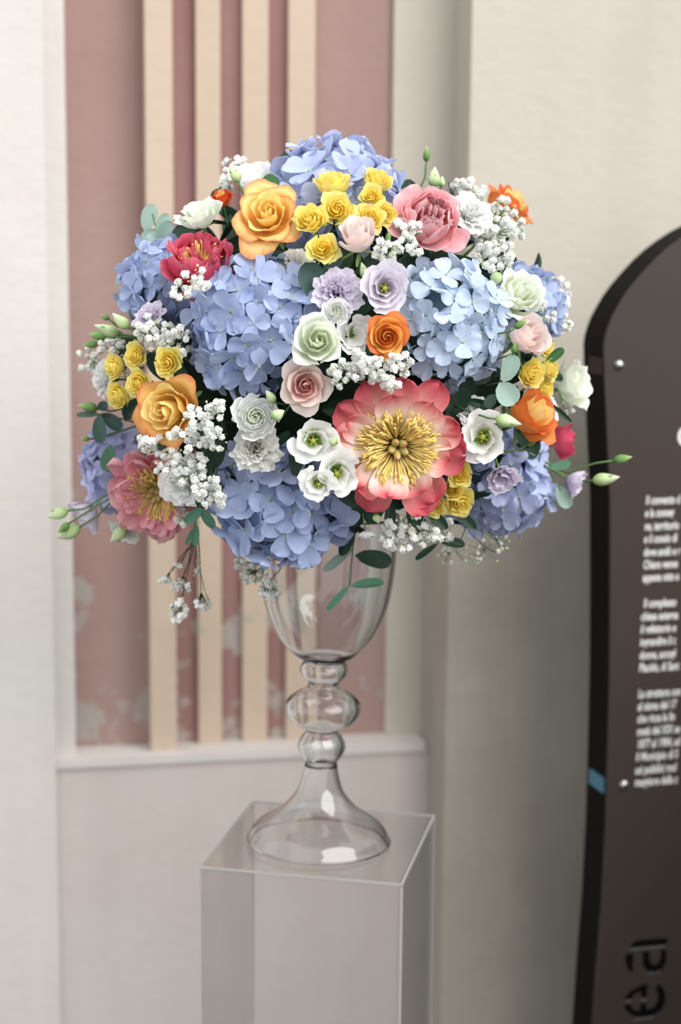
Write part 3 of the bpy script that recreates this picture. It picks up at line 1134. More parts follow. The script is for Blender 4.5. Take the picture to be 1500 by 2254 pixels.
HM = {'peri': hyd_mats('periwinkle', (218, 222, 224), (186, 197, 229), (196, 204, 236)),
      'blue': hyd_mats('cornflower', (210, 217, 218), (178, 192, 225), (187, 199, 232)),
      'pale': hyd_mats('pale_blue', (222, 229, 222), (200, 216, 236), (206, 219, 240)),
      'lilac': hyd_mats('lilac_blue', (220, 218, 228), (194, 197, 230), (200, 203, 234))}
M_hc = petal_mat('hydrangea_eye', [(0, (150, 170, 170)), (1, (190, 205, 216))], 0.1)
M_hcore = plain_mat('hydrangea_branching', (92, 112, 120), 0.8, 0.1, 0, 0, 0.2, 60)
FL = {}
for key, m in HM.items():
    random.seed(50)
    pets = [flat_petal('petal', m, rnd(.92, 1.08), rnd(.54, .66), 0.62, 3.2, rnd(-.15, .60), rnd(-.7, .45), rnd(-.05, .40), 0.06, 2.5, 6, 6, notch=rnd(-.05, .04)) for _ in range(10)]
    FL[key] = pets
EYE = lathe('floret', [(0.001, 0.10), (0.05, 0.09), (0.085, 0.05), (0.07, 0.0), (0.03, -0.05), (0.025, -0.5)], 8, M_hc)
HCORE = lathe('branching', [(0.02, -0.75), (0.35, -0.55), (0.6, -0.25), (0.68, 0.05), (0.55, 0.42), (0.3, 0.62), (0.02, 0.68)], 14, M_hcore)


def hydrangea(px, py, r, key, label, seed, face=None, dd=0.0, n=50, fl=0.31, cap=118, squash=(1, 1, 1), k=0.62):
    P, nn = surf(px, py, dd)
    if face is not None:
        nn = facing(face)
    rr = r * pxsize(P)
    root = empty('hydrangea', frame(P - nn * rr * k, nn, 0.0, rr))
    random.seed(seed)
    link('branching', HCORE, root)
    link('stem', STEM, root, Matrix.Translation((0, 0, -0.5)))
    cmin = math.cos(math.radians(cap))
    for i in range(n):
        z = 1 - (1 - cmin) * (i + 0.5) / n
        a = i * 2.39996 + rnd(-.18, .18)
        q = math.sqrt(max(0.0, 1 - z * z))
        d = Vector((q * math.cos(a), q * math.sin(a), z))
        pos = Vector((d.x * squash[0], d.y * squash[1], d.z * squash[2])) * rnd(0.80, 0.94)
        nrm = (d + Vector((rnd(-.6, .6), rnd(-.6, .6), rnd(-.6, .6)))).normalized()
        sc = fl * rnd(.95, 1.28)
        ef = link('floret', EYE, root, Matrix.Translation(pos) @ basis(nrm, rnd(0, 6.28)).to_4x4() @ Matrix.Scale(sc, 4))
        for j in range(4):
            me = random.choice(FL[key])
            link('petal', me, ef, rz(j * math.pi / 2 + rnd(-.12, .12)) @ Matrix.Rotation(rnd(-.22, .30), 4, 'X') @ Matrix.Rotation(rnd(-.25, .25), 4, 'Y') @ Matrix.Translation((0, 0.03, 0.012 * (j % 2))))
    return tag(root, label, 'hydrangea', 'blue hydrangea heads')


hydrangea(750, 385, 162, 'peri', 'periwinkle hydrangea head crowning the top of the bouquet', 1, (0.05, 0.75, 0.65), 0.03, 54, 0.30, squash=(1.0, 1.0, .85), k=0.55)
hydrangea(318, 612, 96, 'blue', 'blue hydrangea head behind the crimson peony, below the silvery eucalyptus', 2, (-0.75, 0.25, 0.6), 0.03, 44, 0.36)
hydrangea(545, 712, 152, 'blue', 'large blue hydrangea head between crimson peony and white rose', 3, (-0.15, 0.12, 1), 0.0, 54, 0.30)
hydrangea(1008, 712, 142, 'pale', 'large pale blue hydrangea head above the open coral peony', 4, (0.25, 0.12, 1), 0.0, 64, 0.25)
hydrangea(610, 1148, 152, 'blue', 'large blue hydrangea head at the bouquet bottom above the glass bowl', 5, (-0.1, -0.45, 0.9), 0.0, 54, 0.30, squash=(1.05, .9, 1))
hydrangea(1138, 1096, 116, 'peri', 'blue hydrangea head low beside the yellow spray roses and pale lavender bloom', 6, (0.5, -0.4, 0.75), 0.01, 50, 0.33)
hydrangea(1195, 672, 92, 'blue', 'blue hydrangea head behind the cream rose and baby\'s breath near the sign', 7, (0.75, 0.2, 0.5), 0.06, 44, 0.34)
hydrangea(218, 1045, 84, 'lilac', 'lilac blue hydrangea head behind the dusty pink peony', 8, (-0.75, -0.2, 0.5), 0.05, 40, 0.38)

# ---- peonies
flower('peony', 'peony_open', 876, 985, 158, 'large wide open coral peony with golden stamens', 'peony', 'peonies', (0.12, -0.12, 1), -0.012, 0.5, 0.2)
flower('peony', 'peony_pink', 944, 480, 102, 'salmon pink double peony beside the yellow spray roses', 'peony', 'peonies', (0.15, 0.45, 0.8), -0.005, 1.0, 0.55)
flower('peony', 'peony_red', 440, 578, 108, 'crimson peony half open behind the large blue hydrangea', 'peony', 'peonies', (-0.05, 0.75, 0.62), 0.0, 2.0, 0.55)
flower('peony', 'peony_dusty', 342, 1088, 118, 'dusty pink peony with tangled stamens at the lower edge', 'peony', 'peonies', (-0.3, -0.35, 0.85), -0.02, 0.4, 0.25)
flower('peony', 'peony_hot', 1242, 972, 55, 'bright pink peony peeking out beside the sign edge', 'peony', 'peonies', (0.9, 0.1, 0.2), 0.07, 0.4, 0.5)

# ---- large roses
flower('rose', 'gold', 592, 474, 88, 'golden yellow rose with orange rims near the top', 'rose', 'garden roses', (-0.05, 0.42, 0.9), -0.03, 1.3)
flower('rose', 'amber', 372, 902, 92, 'amber rose with pink-orange outer petals beside the yellow spray roses', 'rose', 'garden roses', (-0.42, -0.05, 0.85), -0.02, 0.2)
flower('rose', 'orange', 852, 742, 60, 'deep orange rose between the two large hydrangeas', 'rose', 'garden roses', (0.05, 0.0, 1), -0.02, 0.8)
flower('rose', 'orange_side', 1160, 920, 78, 'orange rose turned aside above the lower blue hydrangea', 'rose', 'garden roses', (0.62, 0.42, 0.6), -0.005, 0.3)
flower('rose', 'deep_orange', 490, 440, 34, 'small red-orange rose behind the greenish white lisianthus', 'rose', 'garden roses', (-0.2, 0.9, 0.4), 0.06)
flower('rose', 'orange_side', 1108, 468, 72, 'loose orange rose half hidden behind baby\'s breath', 'rose', 'garden roses', (0.6, 0.7, 0.2), 0.06)
flower('rose', 'white_rose', 700, 752, 69, 'greenish white rose at the centre above the blush rose', 'rose', 'garden roses', (0.1, 0.22, 1), -0.03, 1.9)
flower('rose', 'blush', 672, 848, 64, 'blush pink rose with a tight spiral centre', 'rose', 'garden roses', (0.08, -0.05, 1), -0.02, 1.5)
flower('rose', 'pale', 790, 530, 58, 'pale pink rosebud standing under the yellow spray roses', 'rose', 'garden roses', (-0.05, 0.78, 0.6), -0.03, 0.6)
flower('rose', 'pale', 1152, 744, 62, 'pale pink rose beside the pale blue hydrangea', 'rose', 'garden roses', (0.5, 0.35, 0.7), -0.02, 2.2)
flower('rose', 'white_rose_b', 1140, 655, 70, 'cream white rose above the pale pink rose', 'rose', 'garden roses', (0.4, 0.45, 0.75), -0.01, 0.9)

# ---- lisianthus, carnations, ranunculus
WG = 'white lisianthus and carnations'
flower('lisianthus', 'lis_white_b', 556, 392, 64, 'white lisianthus behind the golden rose', 'lisianthus', WG, (-0.15, 0.85, 0.5), 0.05)
flower('lisianthus', 'lis_green', 442, 476, 62, 'greenish white lisianthus above the crimson peony', 'lisianthus', WG, (-0.25, 0.85, 0.45), 0.02)
flower('lisianthus', 'lis_green', 1262, 848, 74, 'greenish cream lisianthus reaching in front of the sign', 'lisianthus', WG, (0.75, 0.25, 0.4), 0.03)
flower('carnation', 'lis_frill', 1040, 470, 56, 'white ruffled carnation beside the salmon peony', 'carnation', WG, (0.45, 0.45, 0.75), -0.025)
flower('carnation', 'carn_cream', 672, 462, 36, 'cream carnation behind the yellow spray roses and golden rose', 'carnation', WG, (0, 0.8, 0.6), 0.05)
flower('carnation', 'carn_cream', 650, 580, 40, 'cream carnation in shade under the golden rose', 'carnation', WG, (0, 0.5, 0.8), 0.06)
flower('ranunculus', 'ranunc', 740, 684, 38, 'small white ranunculus under the lavender carnation', 'ranunculus', WG, (0.0, 0.25, 1), -0.02)
flower('lisianthus', 'lis_white_b', 780, 736, 52, 'white lisianthus tucked between white rose and orange rose', 'lisianthus', WG, (0.25, 0.1, 1), 0.01)
flower('ranunculus', 'ranunc', 562, 918, 64, 'white ranunculus with green heart above the cream carnation', 'ranunculus', WG, (0.1, 0.2, 1), -0.015, 1.0)
flower('carnation', 'carn_cream', 562, 986, 56, 'frilly cream carnation above the bottom hydrangea', 'carnation', WG, (-0.05, 0.05, 1), 0.0)
flower('lisianthus', 'lis_white', 690, 970, 62, 'white lisianthus, uppermost of the three beside the coral peony', 'lisianthus', WG, (0.05, 0.0, 1), -0.025, 0.4)
flower('lisianthus', 'lis_white', 742, 1042, 56, 'white lisianthus touching the coral peony petals, right of its twin', 'lisianthus', WG, (0.15, -0.1, 1), -0.055, 2.0)
flower('lisianthus', 'lis_white', 702, 1066, 46, 'white lisianthus with green throat over the bottom hydrangea', 'lisianthus', WG, (-0.05, -0.1, 1), -0.07, 3.4)
flower('lisianthus', 'lis_white', 1064, 962, 68, 'white lisianthus between coral peony and turned orange rose', 'lisianthus', WG, (-0.15, 0.05, 1), -0.03, 4.4)
flower('carnation', 'lis_frill', 1042, 905, 44, 'white ruffled bloom behind the lisianthus, below pale hydrangea', 'carnation', WG, (0.1, 0.5, 0.8), 0.04)
flower('carnation', 'lis_frill', 1196, 890, 50, 'white ruffled bloom just behind the turned orange rose', 'carnation', WG, (0.6, 0.5, 0.5), 0.05)
flower('carnation', 'lis_frill', 228, 832, 46, 'white ruffled bloom behind the left yellow spray roses', 'carnation', WG, (-0.8, 0.1, 0.5), 0.03)
flower('carnation', 'lis_frill', 405, 1060, 62, 'white ruffled bloom under the baby\'s breath beside the dusty peony', 'carnation', WG, (-0.2, 0.0, 1), 0.01)
flower('carnation', 'lis_frill', 274, 1168, 42, 'white ruffled bloom hanging below the dusty peony', 'carnation', WG, (-0.4, -0.6, 0.6), 0.02)
LG = 'lavender blooms'
flower('carnation', 'carn_lav', 743, 640, 60, 'frilly lavender carnation above the white ranunculus', 'carnation', LG, (0, 0.35, 0.9), -0.005)
flower('lisianthus', 'lis_lav', 848, 634, 60, 'pale lavender lisianthus with a yellow eye above the orange rose', 'lisianthus', LG, (0.1, 0.05, 1), -0.025, 2.6)
flower('carnation', 'carn_lav', 330, 696, 42, 'small lavender carnation under the left blue hydrangea', 'carnation', LG, (-0.35, 0.6, 0.7), 0.0)
flower('lisianthus', 'lis_lav_b', 1104, 1050, 46, 'pale lavender lisianthus resting on the lower blue hydrangea', 'lisianthus', LG, (0.1, -0.5, 0.85), -0.06)
flower('lisianthus', 'lis_lav_b', 1266, 1062, 44, 'lavender lisianthus sticking out sideways in front of the sign', 'lisianthus', LG, (0.8, -0.4, 0.3), 0.03)
flower('lisianthus', 'lis_lav_b', 190, 1132, 56, 'washed-out lavender lisianthus by the green buds, lower left', 'lisianthus', LG, (-0.7, -0.6, 0.3), 0.04)
flower('ranunculus', 'ranunc', 806, 1180, 27, 'closed blush-white bloom nodding over the glass bowl', 'ranunculus', LG, (0.15, -0.9, 0.3), -0.03)

# ---- yellow spray roses
YG = 'yellow spray roses'
for (x, y, r, pr, fc, dd, lab) in [
        (733, 412, 40, 'spray_b', (0.0, 0.95, 0.35), -0.01, 'yellow spray rose seen side-on under the top hydrangea'),
        (743, 462, 40, 'spray', (0.05, 0.25, 0.95), -0.03, 'yellow spray rose, largest and most open of the upper cluster'),
        (828, 403, 32, 'spray_b', (0.25, 0.75, 0.6), -0.005, 'yellow spray rose, highest in the upper cluster'),
        (819, 432, 28, 'spray', (-0.15, 0.3, 0.9), -0.02, 'small yellow spray rose just under the highest one'),
        (814, 478, 35, 'spray', (0.1, 0.3, 0.9), -0.02, 'yellow spray rose directly above the pale pink rosebud'),
        (850, 468, 27, 'spray', (0.3, 0.1, 0.9), -0.005, 'yellow spray rose touching the salmon peony'),
        (686, 488, 36, 'spray_b', (-0.2, 0.45, 0.85), -0.03, 'yellow spray rose touching the golden rose'),
        (711, 546, 36, 'spray', (0.05, 0.3, 0.95), -0.03, 'yellow spray rose, lowest of the upper cluster'),
        (298, 781, 30, 'spray', (-0.45, 0.2, 0.85), -0.01, 'yellow spray rose, top of the left cluster'),
        (258, 806, 28, 'spray_b', (-0.7, 0.1, 0.65), -0.005, 'yellow spray rose, outermost of the left cluster'),
        (368, 797, 34, 'spray', (-0.25, 0.0, 0.95), -0.02, 'yellow spray rose directly above the amber rose'),
        (302, 843, 31, 'spray', (-0.45, 0.05, 0.9), -0.02, 'yellow spray rose in the middle of the left cluster'),
        (266, 870, 30, 'spray_b', (-0.65, -0.15, 0.7), -0.01, 'yellow spray rose, lowest of the left cluster'),
        (314, 908, 22, 'spray', (-0.6, 0.0, 0.7), 0.01, 'yellow spray rose tucked behind the amber rose'),
        (1204, 762, 29, 'spray', (0.8, 0.1, 0.5), 0.02, 'yellow spray rose behind the pale pink rose'),
        (1167, 820, 32, 'spray_b', (0.5, -0.1, 0.8), -0.005, 'yellow spray rose beside the round eucalyptus leaves'),
        (1207, 812, 24, 'spray_b', (0.7, 0.1, 0.6), 0.005, 'yellow spray rose next to the greenish cream lisianthus'),
        (1202, 856, 25, 'spray', (0.6, -0.1, 0.7), 0.005, 'yellow spray rose above the white bloom by the orange rose'),
        (1016, 1044, 29, 'spray', (0.2, 0.1, 0.95), -0.02, 'yellow spray rose touching the coral peony, top of the lower cluster'),
        (1014, 1106, 36, 'spray', (0.2, -0.3, 0.9), -0.03, 'yellow spray rose, largest of the lower cluster'),
        (955, 1115, 30, 'spray', (0.0, -0.3, 0.9), -0.01, 'yellow spray rose under the coral peony petals'),
        (998, 1076, 24, 'spray_b', (0.1, 0.2, 0.9), -0.01, 'small yellow spray rose in the middle of the lower cluster')]:
    flower('spray_rose', pr, x, y, r * (1.34 if pr == 'spray_b' else 1.2), lab, 'rose', YG, fc, dd)

# ---- leaves
M_euc = petal_mat('silver_eucalyptus', [(0, (150, 174, 160)), (1, (158, 182, 172))], 0.15, 0.07, 0.05, 0.55)
M_eucd = petal_mat('dark_eucalyptus', [(0, (84, 108, 100)), (1, (72, 98, 92))], 0.12, 0.08, 0.05, 0.5)
M_leaf = petal_mat('green_leaf', [(0, (74, 122, 70)), (1, (66, 108, 66))], 0.15, 0.12, 0.05, 0.45)
M_leafd = petal_mat('deep_green_leaf', [(0, (40, 66, 48)), (1, (34, 58, 44))], 0.1, 0.12, 0.05, 0.45)
M_leafm = petal_mat('blue_green_leaf', [(0, (92, 136, 108)), (1, (80, 124, 98))], 0.15, 0.1, 0.05, 0.5)
LEAF = {}
random.seed(60)
for nm, m in (('euc', M_euc), ('eucd', M_eucd), ('leaf', M_leaf), ('leafd', M_leafd), ('leafm', M_leafm)):
    LEAF[nm] = [flat_petal('leaf', m, 1.0, 1.0, 0.5, 2.6, 0.06, rnd(-.3, .3), rnd(.05, .2), 0.02, 2, 8, 6, fold=rnd(0, .12)) for _ in range(3)]
    LEAF[nm + '_pt'] = [flat_petal('leaf', m, 1.0, 1.0, 0.7, 1.3, 0.10, rnd(-.5, .2), rnd(.1, .3), 0.03, 2, 8, 6, fold=rnd(.05, .25)) for _ in range(3)]


def leaf_obj(root, kind, b, t, hw, tilt, parent_inv, k):
    """b, t world points of foot and tip; hw half width in metres"""
    y = (t - b)
    Ln = y.length
    y.normalize()
    z = (CAM - b).normalized()
    z = (z + Vector((tilt[0], 0, tilt[1]))).normalized()
    x = y.cross(z).normalized()
    z = x.cross(y)
    B = Matrix((x * (hw / 1.0), y * Ln, z * min(Ln, hw * 1.6))).transposed().to_4x4()
    return link('leaf', LEAF[kind][k % 3], root, parent_inv @ Matrix.Translation(b) @ B)


def sprig(name, label, cat, leaves, stem_pts=None, stem_r=1.6, dd=0.0, group=None, stem_mat=None):
    """leaves: (kind, bx,by, tx,ty, half width px, depth foot, depth tip, tilt)"""
    P0 = surf(leaves[0][1], leaves[0][2], dd)[0]
    root = empty(name, Matrix.Translation(P0))
    inv = root.matrix_basis.inverted()
    base_d = P0.y
    for k, (kind, bx, by, tx, ty, hw, d0, d1, tl) in enumerate(leaves):
        b = at(bx, by, base_d + d0)
        t = at(tx, ty, base_d + d1)
        leaf_obj(root, kind, b, t, hw * pxsize(b), tl, inv, k)
    if stem_pts:
        pts = [at(x, y, base_d + d) for x, y, d in stem_pts]
        pp = []
        for i in range(len(pts) - 1):
            pp += [pts[i].lerp(pts[i + 1], j / 3) for j in range(3)]
        pp.append(pts[-1])
        mp = pxsize(P0)
        o = link('stem', tube('stem', pp, [stem_r * mp] * len(pp), 6, stem_mat or M_stem), root)
        o.matrix_basis = inv
    return tag(root, label, cat, group)


sprig('eucalyptus_sprig', 'silvery eucalyptus sprig standing up beside the pink wall', 'eucalyptus',
      [('euc', 318, 508, 336, 450, 22, 0, 0, (.2, .3)), ('euc', 345, 512, 372, 472, 17, -.01, -.01, (-.3, 0)), ('euc', 352, 535, 378, 488, 22, -.01, -.02, (-.2, .2)),
       ('euc', 345, 505, 312, 528, 15, 0, 0, (0, .5)), ('euc', 348, 545, 328, 512, 20, -.01, -.01, (.2, .2)), ('euc', 380, 545, 345, 530, 14, -.02, -.02, (.1, .6))],
      [(430, 600, 0.06), (375, 545, 0.0), (345, 508, 0.0), (336, 470, 0.0)], 1.8, 0.0, 'eucalyptus sprigs')
sprig('eucalyptus_sprig', 'round dark eucalyptus leaves beside the lavender carnation', 'eucalyptus',
      [('eucd', 700, 660, 672, 578, 38, 0.0, -0.01, (.2, .2)), ('eucd', 712, 610, 755, 556, 20, 0.0, 0, (-.2, .3))],
      [(720, 690, 0.06), (702, 650, 0.01), (712, 608, 0.01)], 1.8, 0.02, 'eucalyptus sprigs')
sprig('eucalyptus_sprig', 'large round pale eucalyptus leaves under the pale blue hydrangea', 'eucalyptus',
      [('euc', 1100, 842, 1132, 892, 32, 0.0, -.01, (.1, .2)), ('euc', 1108, 842, 1134, 780, 24, 0, 0, (.2, 0)), ('eucd', 1092, 868, 1070, 896, 16, 0.01, 0.01, (0, 0))],
      [(1060, 850, 0.06), (1100, 842, 0.005), (1115, 830, 0.0)], 1.6, -0.01, 'eucalyptus sprigs')
sprig('eucalyptus_sprig', 'dark eucalyptus sprig beside the lilac blue hydrangea at the left rim', 'eucalyptus',
      [('eucd', 218, 912, 222, 976, 20, 0.0, 0, (-.2, .1)), ('eucd', 222, 910, 268, 945, 20, 0.01, 0.01, (.2, .2)), ('eucd', 222, 912, 168, 914, 9, 0, 0, (0, .5)), ('eucd', 235, 905, 220, 885, 14, 0, 0, (0, .3)),
       ('leafm', 246, 978, 232, 1038, 20, -.01, -.02, (.1, .1))],
      [(300, 930, 0.06), (240, 915, 0.01), (218, 912, 0.0)], 1.8, 0.0, 'eucalyptus sprigs')
sprig('eucalyptus_sprig', 'green eucalyptus sprig hanging between dusty peony and bottom hydrangea', 'eucalyptus',
      [('leafm', 446, 1118, 408, 1152, 15, 0.0, -.01, (.1, .2)), ('leafm', 440, 1118, 472, 1162, 14, 0, -.01, (-.1, .2)), ('leafm', 432, 1152, 428, 1202, 11, 0, 0, (.3, 0)),
       ('leafm', 424, 1165, 410, 1200, 7, 0, 0, (.3, 0)), ('leafd', 436, 1070, 445, 1120, 14, 0.01, .01, (0, 0))],
      [(470, 1020, 0.08), (445, 1080, 0.01), (440, 1120, 0.0), (428, 1160, 0.0)], 1.5, -0.02, 'eucalyptus sprigs')
sprig('eucalyptus_sprig', 'eucalyptus sprig hanging down in front of the glass bowl', 'eucalyptus',
      [('leafm', 772, 1290, 846, 1282, 15, 0.0, 0, (0, .6)), ('leafm', 770, 1288, 720, 1344, 10, 0, 0, (.5, .3)), ('leafd', 782, 1222, 862, 1240, 25, .01, .01, (0, .3)), ('euc', 778, 1206, 712, 1258, 13, 0, 0, (.3, .4)),
       ('leafd', 776, 1202, 764, 1165, 13, 0.02, 0.01, (0, 0))],
      [(790, 1120, 0.06), (780, 1170, 0.0), (776, 1220, 0.0), (770, 1290, 0.0)], 1.9, -0.05, 'eucalyptus sprigs', M_leafm)
sprig('eucalyptus_sprig', 'pale eucalyptus leaves under the lavender lisianthus near the sign', 'eucalyptus',
      [('euc', 1228, 1068, 1254, 1118, 20, 0.0, 0, (-.1, .1)), ('leafm', 1212, 1030, 1258, 1020, 14, 0, 0, (0, .4))],
      [(1180, 1000, 0.06), (1225, 1060, 0.0), (1235, 1080, 0.0)], 1.5, 0.02, 'eucalyptus sprigs')
sprig('leaf_stem', 'dark green leaves poking out low under the yellow spray roses', 'leaf',
      [('leafd_pt', 965, 1190, 1024, 1200, 20, 0.0, 0, (0, .4)), ('leafd_pt', 965, 1196, 914, 1232, 12, 0, 0, (0, .4)), ('leafd', 850, 1120, 792, 1130, 24, 0.02, 0.02, (0, .2))],
      [(940, 1120, 0.06), (962, 1180, 0.0), (966, 1196, 0.0)], 1.5, 0.0, 'leafy stems')
sprig('leaf_stem', 'green rose leaf behind the golden rose', 'leaf',
      [('leaf', 575, 425, 612, 392, 26, 0.0, 0, (0, .5)), ('leafd_pt', 548, 545, 508, 482, 14, -0.02, -0.03, (.3, .1)), ('leafd_pt', 520, 550, 562, 540, 12, 0, 0, (0, .4))],
      None, 1.5, 0.02, 'leafy stems')
sprig('leaf_stem', 'fresh green leaf behind the yellow spray roses near the cream lisianthus', 'leaf',
      [('leaf_pt', 1200, 802, 1242, 768, 18, 0.0, 0, (.2, .3)), ('leafd_pt', 1140, 832, 1170, 800, 16, 0.02, 0, (0, .3)), ('leafd_pt', 1200, 880, 1260, 930, 9, 0.01, 0, (0, .3))],
      None, 1.5, 0.01, 'leafy stems')
sprig('leaf_stem', 'dark leaf pair between white blooms and coral peony', 'leaf',
      [('leafd_pt', 590, 995, 640, 950, 18, 0.0, 0, (0, .2)), ('leafd', 775, 700, 820, 660, 18, 0.02, 0.02, (0, .2)), ('leafd_pt', 1020, 880, 1090, 900, 18, 0.02, .02, (0, .2))],
      None, 1.5, 0.04, 'leafy stems')

sprig('leaf_stem', 'dark green leaves fanning out under the coral peony above the vase', 'leaf',
      [('leafd', 850, 1095, 806, 1150, 24, 0.0, 0, (0, .2)), ('leafd_pt', 860, 1100, 858, 1168, 22, 0.01, 0.0, (.2, .2)), ('leafd', 900, 1110, 930, 1170, 24, 0.01, 0.01, (-.1, .2)),
       ('leafd_pt', 930, 1110, 985, 1165, 22, 0.0, 0, (-.2, .2)), ('leafd_pt', 1000, 1120, 1050, 1165, 18, 0.01, 0.01, (-.2, .2)), ('leafd', 800, 1095, 780, 1160, 20, 0.01, 0.01, (.1, .2))],
      [(880, 1040, 0.06), (880, 1095, 0.02), (900, 1115, 0.02)], 1.6, 0.03, 'leafy stems')
sprig('leaf_stem', 'dark green leaves behind the dense baby\'s breath and amber rose', 'leaf',
      [('leafd_pt', 470, 930, 430, 985, 26, 0.0, 0, (0, .2)), ('leafd', 490, 960, 462, 1030, 26, 0.0, 0.0, (.2, .2)), ('leafd_pt', 430, 900, 380, 950, 22, 0.01, 0.01, (.1, .2)), ('leafd_pt', 470, 1000, 440, 1080, 22, 0.0, 0, (.1, .2))],
      [(520, 930, 0.06), (480, 930, 0.01), (470, 960, 0.01)], 1.6, 0.035, 'leafy stems')

# ---- buds
M_budp = petal_mat('pale_bud', [(0, (150, 186, 110)), (0.45, (202, 220, 168)), (1, (236, 238, 214))], 0.2, 0.12, 0.12)
M_budg = petal_mat('green_bud', [(0, (88, 130, 72)), (0.55, (124, 160, 92)), (1, (196, 212, 150))], 0.2, 0.12, 0.12)


def bud_proto(mat, seed):
    random.seed(seed)
    pr = [(0.06, 0.0), (0.17, 0.05), (0.29, 0.17), (0.345, 0.32), (0.32, 0.5), (0.23, 0.7), (0.13, 0.86), (0.06, 0.96), (0.01, 1.02)]
    body = lathe('bud_petals', pr, 15, mat, lambda t, a: 1 + 0.10 * math.sin(3 * a + 5 * t) * min(1, 2 * t))
    ps = [('bud_petals', body, Matrix())]
    for i in range(5):
        me = flat_petal('sepal', M_sepal, rnd(.55, .8), 0.07, 0.3, 1.6, 1.1, 0.5, 0.2, 0.01, nu=5, nv=2)
        ps.append(('sepal', me, rz(i * 1.2566) @ Matrix.Translation((0, 0.14, 0.02))))
    return ps


BUDS = {'p': bud_proto(M_budp, 70), 'g': bud_proto(M_budg, 71)}


def bud(kind, bx, by, tx, ty, label, stem=None, dd=0.0, d1=0.0, fat=1.0):
    P, n = surf(bx, by, dd)
    T = at(tx, ty, P.y + d1)
    ax_ = T - P
    Ln = ax_.length
    MW = frame(P, ax_, rnd(0, 6), Ln) @ Matrix.Diagonal((fat, fat, 1, 1))
    root = empty('lisianthus_bud', MW)
    for nm, me, mw in BUDS[kind]:
        link(nm, me, root, mw)
    if stem is None:
        pts = [P, P.lerp(BC, 0.15) - Vector((0, 0, .01)), P.lerp(BC, 0.35)]
    else:
        pts = [P] + [at(x, y, P.y + d) for x, y, d in stem]
        pts.append(pts[-1].lerp(BC, 0.2))
    pp = []
    for i in range(len(pts) - 1):
        pp += [pts[i].lerp(pts[i + 1], j / 2) for j in range(2)]
    pp.append(pts[-1])
    mp = pxsize(P)
    me = tube('stem', pp, [2.4 * mp] * len(pp), 6, M_stem)
    me.transform(MW.inverted())
    link('stem', me, root)
    return tag(root, label, 'flower bud', 'lisianthus buds')


random.seed(80)
bud('p', 526, 402, 506, 362, 'pale green bud on a stem in front of the white lisianthus', [(537, 428, 0.0)], 0.0, 0, .8)
bud('g', 939, 356, 940, 322, 'lone green bud standing highest above the salmon peony', [(936, 392, 0.0)], 0.05, 0, .7)
bud('p', 955, 412, 958, 368, 'pale fat bud behind the salmon peony', None, 0.06, 0, .95)
bud('p', 972, 412, 974, 388, 'small pale bud peeping over the salmon peony', None, 0.06)
bud('g', 853, 538, 858, 508, 'narrow green bud beside the pale pink rosebud', [(850, 562, 0.0)], -0.03, 0, .6)
bud('p', 858, 588, 866, 545, 'pale closed bud above the pale lavender lisianthus', None, -0.02, 0, .85)
bud('p', 806, 612, 796, 578, 'pale bud at the rim of the pale lavender lisianthus', None, -0.01, 0, .8)
bud('p', 284, 722, 248, 690, 'fat pale bud touching the small lavender carnation', [(310, 735, 0.0)], 0.0, 0, .8)
bud('p', 262, 735, 208, 716, 'long pale bud, second in the upper left row', [(300, 740, 0.0)], 0.0, 0, .7)
bud('g', 234, 742, 196, 736, 'green bud, third in the upper left row', [(300, 742, 0.0)], 0.0, 0, .8)
bud('g', 216, 756, 184, 760, 'green bud, lowest in the upper left row', [(235, 745, 0.0), (300, 745, 0.0)], 0.0, 0, .8)
bud('g', 240, 702, 222, 694, 'tiny green bud above the upper left row', [(258, 718, 0.0)], 0.0)
bud('g', 216, 900, 172, 892, 'green bud over the dark eucalyptus at the left rim', [(245, 905, 0.02)], 0.0, 0, .75)
bud('g', 198, 966, 178, 966, 'small dark bud beside the lilac blue hydrangea', [(215, 965, 0.02)], 0.02, 0, .9)
bud('p', 150, 1124, 104, 1138, 'outermost pale bud at the lower left tip', [(185, 1120, 0.0), (250, 1080, 0.0)], 0.02, 0, .8)
bud('p', 176, 1160, 124, 1184, 'fat pale bud below the outermost one at lower left', [(215, 1135, 0), (250, 1100, 0)], 0.02, 0, .8)
bud('g', 152, 1152, 128, 1172, 'slim green bud between the two lower left pale buds', [(190, 1128, 0), (250, 1092, 0)], 0.01, 0, .8)
bud('p', 278, 1162, 244, 1192, 'pale bud in front of the white bloom under the dusty peony', None, 0.0, 0, .9)
bud('p', 1092, 922, 1148, 934, 'pale bud across the orange rose beside the white lisianthus', [(1075, 920, 0.0)], -0.05, 0, .75)
bud('g', 1160, 980, 1180, 974, 'small green bud under the turned orange rose', [(1145, 990, 0.0), (1115, 995, 0.0)], -0.03, 0, .9)
bud('g', 1350, 1014, 1392, 1006, 'green bud on the longest stem in front of the sign', [(1310, 1020, 0.0), (1250, 1040, 0.02)], 0.03, 0, .7)
bud('p', 1305, 1058, 1364, 1050, 'pale pointed bud beside the lavender lisianthus in front of the sign', [(1290, 1060, 0.02), (1240, 1045, 0.03)], 0.03, 0, .7)
bud('g', 1134, 722, 1160, 705, 'dark green bud in front of the pale pink rose', [(1122, 730, 0.0)], -0.05, 0, .75)
bud('g', 1132, 778, 1136, 752, 'small green bud below the pale pink rose', None, -0.03, 0, .9)
bud('p', 742, 976, 724, 966, 'round greenish bud beside the uppermost white lisianthus', None, -0.04, 0, 1.6)
bud('p', 598, 920, 626, 904, 'round greenish bud beside the white ranunculus', None, -0.05, 0, 1.2)
bud('p', 605, 886, 586, 860, 'pale bud between blush rose and white ranunculus', None, -0.01, 0, 1.0)
